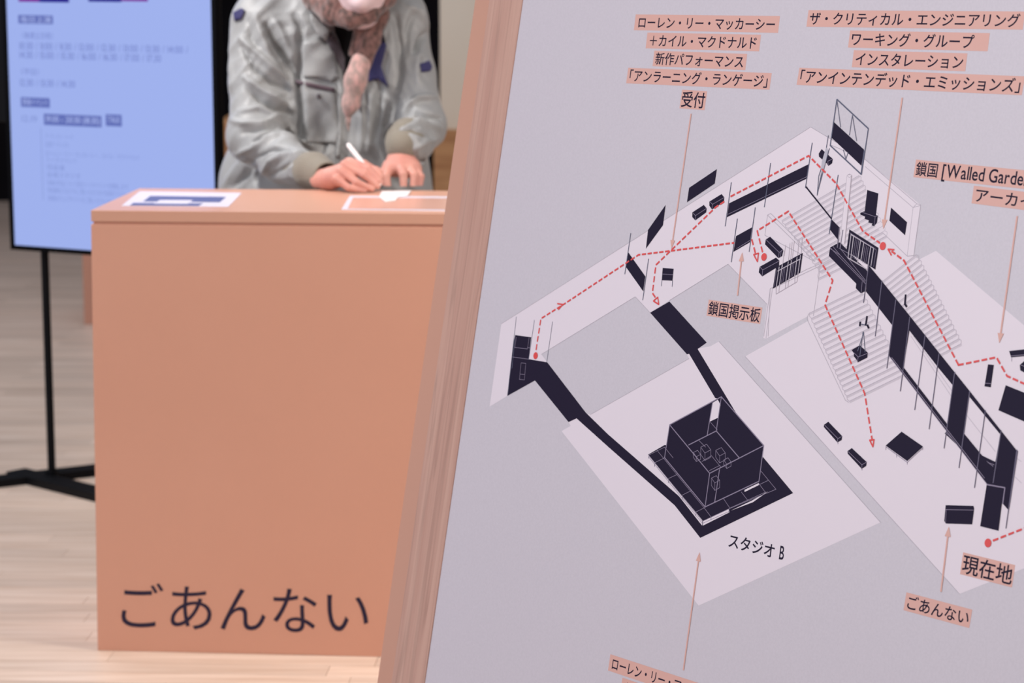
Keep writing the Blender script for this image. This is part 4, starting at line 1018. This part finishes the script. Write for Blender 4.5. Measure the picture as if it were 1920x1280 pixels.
hr.cap(hp(0, 0.10, -0.05), hp(0, 0.10, 0.03), 0.10, 0.085, k=0.01, op='cut'); hr.cap(hp(0, 0.0, -0.12), hp(0, 0.0, -0.05), 0.12, 0.1, k=0.01, op='cut')
V, Q = hr.mesh()
N_h = normals(V, Q); V = V + N_h * (0.0025 * np.sin(V[:, 0] * 420 + 3 * np.sin(V[:, 2] * 60)))[:, None]
link('hair', np_mesh('hair', V, Q), m_hair, pers, True)
for s_ in (-1, 1):
    bm = bmesh.new(); bmesh.ops.create_uvsphere(bm, u_segments=16, v_segments=10, radius=0.0115, matrix=Matrix.Translation(hp(s_ * 0.032, 0.0695, 0.020)))
    ey_ = link('eye', bm, mat('eye_white', (225, 220, 215), 0.2, 0.5), pers, True)
    bm = bmesh.new(); bmesh.ops.create_uvsphere(bm, u_segments=12, v_segments=8, radius=0.0055, matrix=Matrix.Translation(hp(s_ * 0.032, 0.0765, 0.0165)))
    link('iris', bm, mat('iris_dark', (30, 18, 14), 0.15, 0.5), ey_, True)
m_scarf = mat('patterned_knit_scarf', (120, 90, 84), 0.9, 0.1, sheen=0.4)
noise_mix(m_scarf, (70, 56, 52), (132, 98, 92), 80, (1, 1, 0.6), 5, 0.36, 0.66, bump=0.6, bscale=260)
m_tail = mat('pink_grey_knit', (190, 150, 142), 0.9, 0.1, sheen=0.4)
noise_mix(m_tail, (150, 130, 124), (192, 152, 146), 90, (1, 1, 0.5), 4, 0.4, 0.62, bump=0.6, bscale=260)
sf = Solid(tuple(p3((655, 60, 6.05)) - 0.26), tuple(p3((655, -60, 6.05)) + 0.26), 0.004)
def sp_(x, y, d): return p3((x, y, d))
ringp = [sp_(583, -40, 6.08), sp_(592, -4, 5.97), sp_(622, 26, 5.90), sp_(658, 36, 5.865), sp_(694, 26, 5.87), sp_(722, -6, 5.92), sp_(734, -44, 6.04), sp_(700, -55, 6.18), sp_(610, -55, 6.18), sp_(583, -40, 6.08)]
sf.path(ringp, [0.028, 0.030, 0.026, 0.022, 0.020, 0.026, 0.032, 0.035, 0.035, 0.028], k=0.018)
ring2 = [sp_(600, -54, 6.02), sp_(610, -18, 5.93), sp_(632, 6, 5.885), sp_(668, 20, 5.875), sp_(700, 6, 5.88)]
sf.path(ring2, [0.028, 0.028, 0.022, 0.018, 0.018], k=0.006)
V, Q = sf.mesh(); Ns = normals(V, Q); V += Ns * (0.001 * np.sin(V[:, 0] * 260 + 2 * np.sin(V[:, 2] * 90)))[:, None]
scarf = link('scarf', np_mesh('scarf', V, Q), m_scarf, pers, True, label='brown and grey patterned knit scarf around the neck')
tl2 = Solid(tuple(p3((655, 290, 6.0)) - 0.12), tuple(p3((720, -30, 5.95)) + 0.12), 0.0035)
tl2.path([sp_(722, -25, 5.97), sp_(712, 30, 5.93), sp_(694, 75, 5.925), sp_(678, 120, 5.93)], [0.020, 0.021, 0.024, 0.025], k=0.012, sq=(1, 0.7, 1))
tl2.path([sp_(690, 20, 5.93), sp_(672, 60, 5.925), sp_(660, 100, 5.94)], [0.010, 0.012, 0.010], k=0.008)
V, Q = tl2.mesh(); link('scarf_tail', np_mesh('tail', V, Q), m_scarf, scarf, True)
tl3 = Solid(tuple(p3((655, 290, 6.0)) - 0.12), tuple(p3((700, 60, 5.95)) + 0.12), 0.0035)
tl3.path([sp_(676, 118, 5.925), sp_(667, 150, 5.92), sp_(658, 195, 5.93), sp_(654, 208, 5.935)], [0.026, 0.027, 0.021, 0.014], k=0.01, sq=(1, 0.7, 1))
for dx_ in (-5, -1, 3, 6): tl3.path([sp_(654 + dx_, 204, 5.935), sp_(652 + dx_ * .8, 228, 5.94), sp_(653 + dx_ * .5, 248, 5.945)], [0.0042, 0.003, 0.002], k=0.003)
V, Q = tl3.mesh(); link('scarf_end', np_mesh('tail', V, Q), m_tail, scarf, True, label='pinkish fringed end of the scarf')
# ---- pen
pa, pb = Vector(hp2(652, 270, 0.045)), Vector(hp2(716, 352, -0.004))
pb.z = max(pb.z, HT + 0.004)
pd = (pb - pa).normalized()
pen = thing('pen', 'slim white pen held in the writing hand above the laminated sheet', 'pen', tuple(pb))
link('barrel', tube([pa, pa + pd * 0.004, pb - pd * 0.016, pb - pd * 0.006], [0.0040, 0.0058, 0.0058, 0.0035], 18), mat('white_plastic', (238, 228, 226), 0.3, 0.5), pen, True)
link('tip', tube([pb - pd * 0.006, pb], [0.0026, 0.0008], 12), m_black, pen, True)
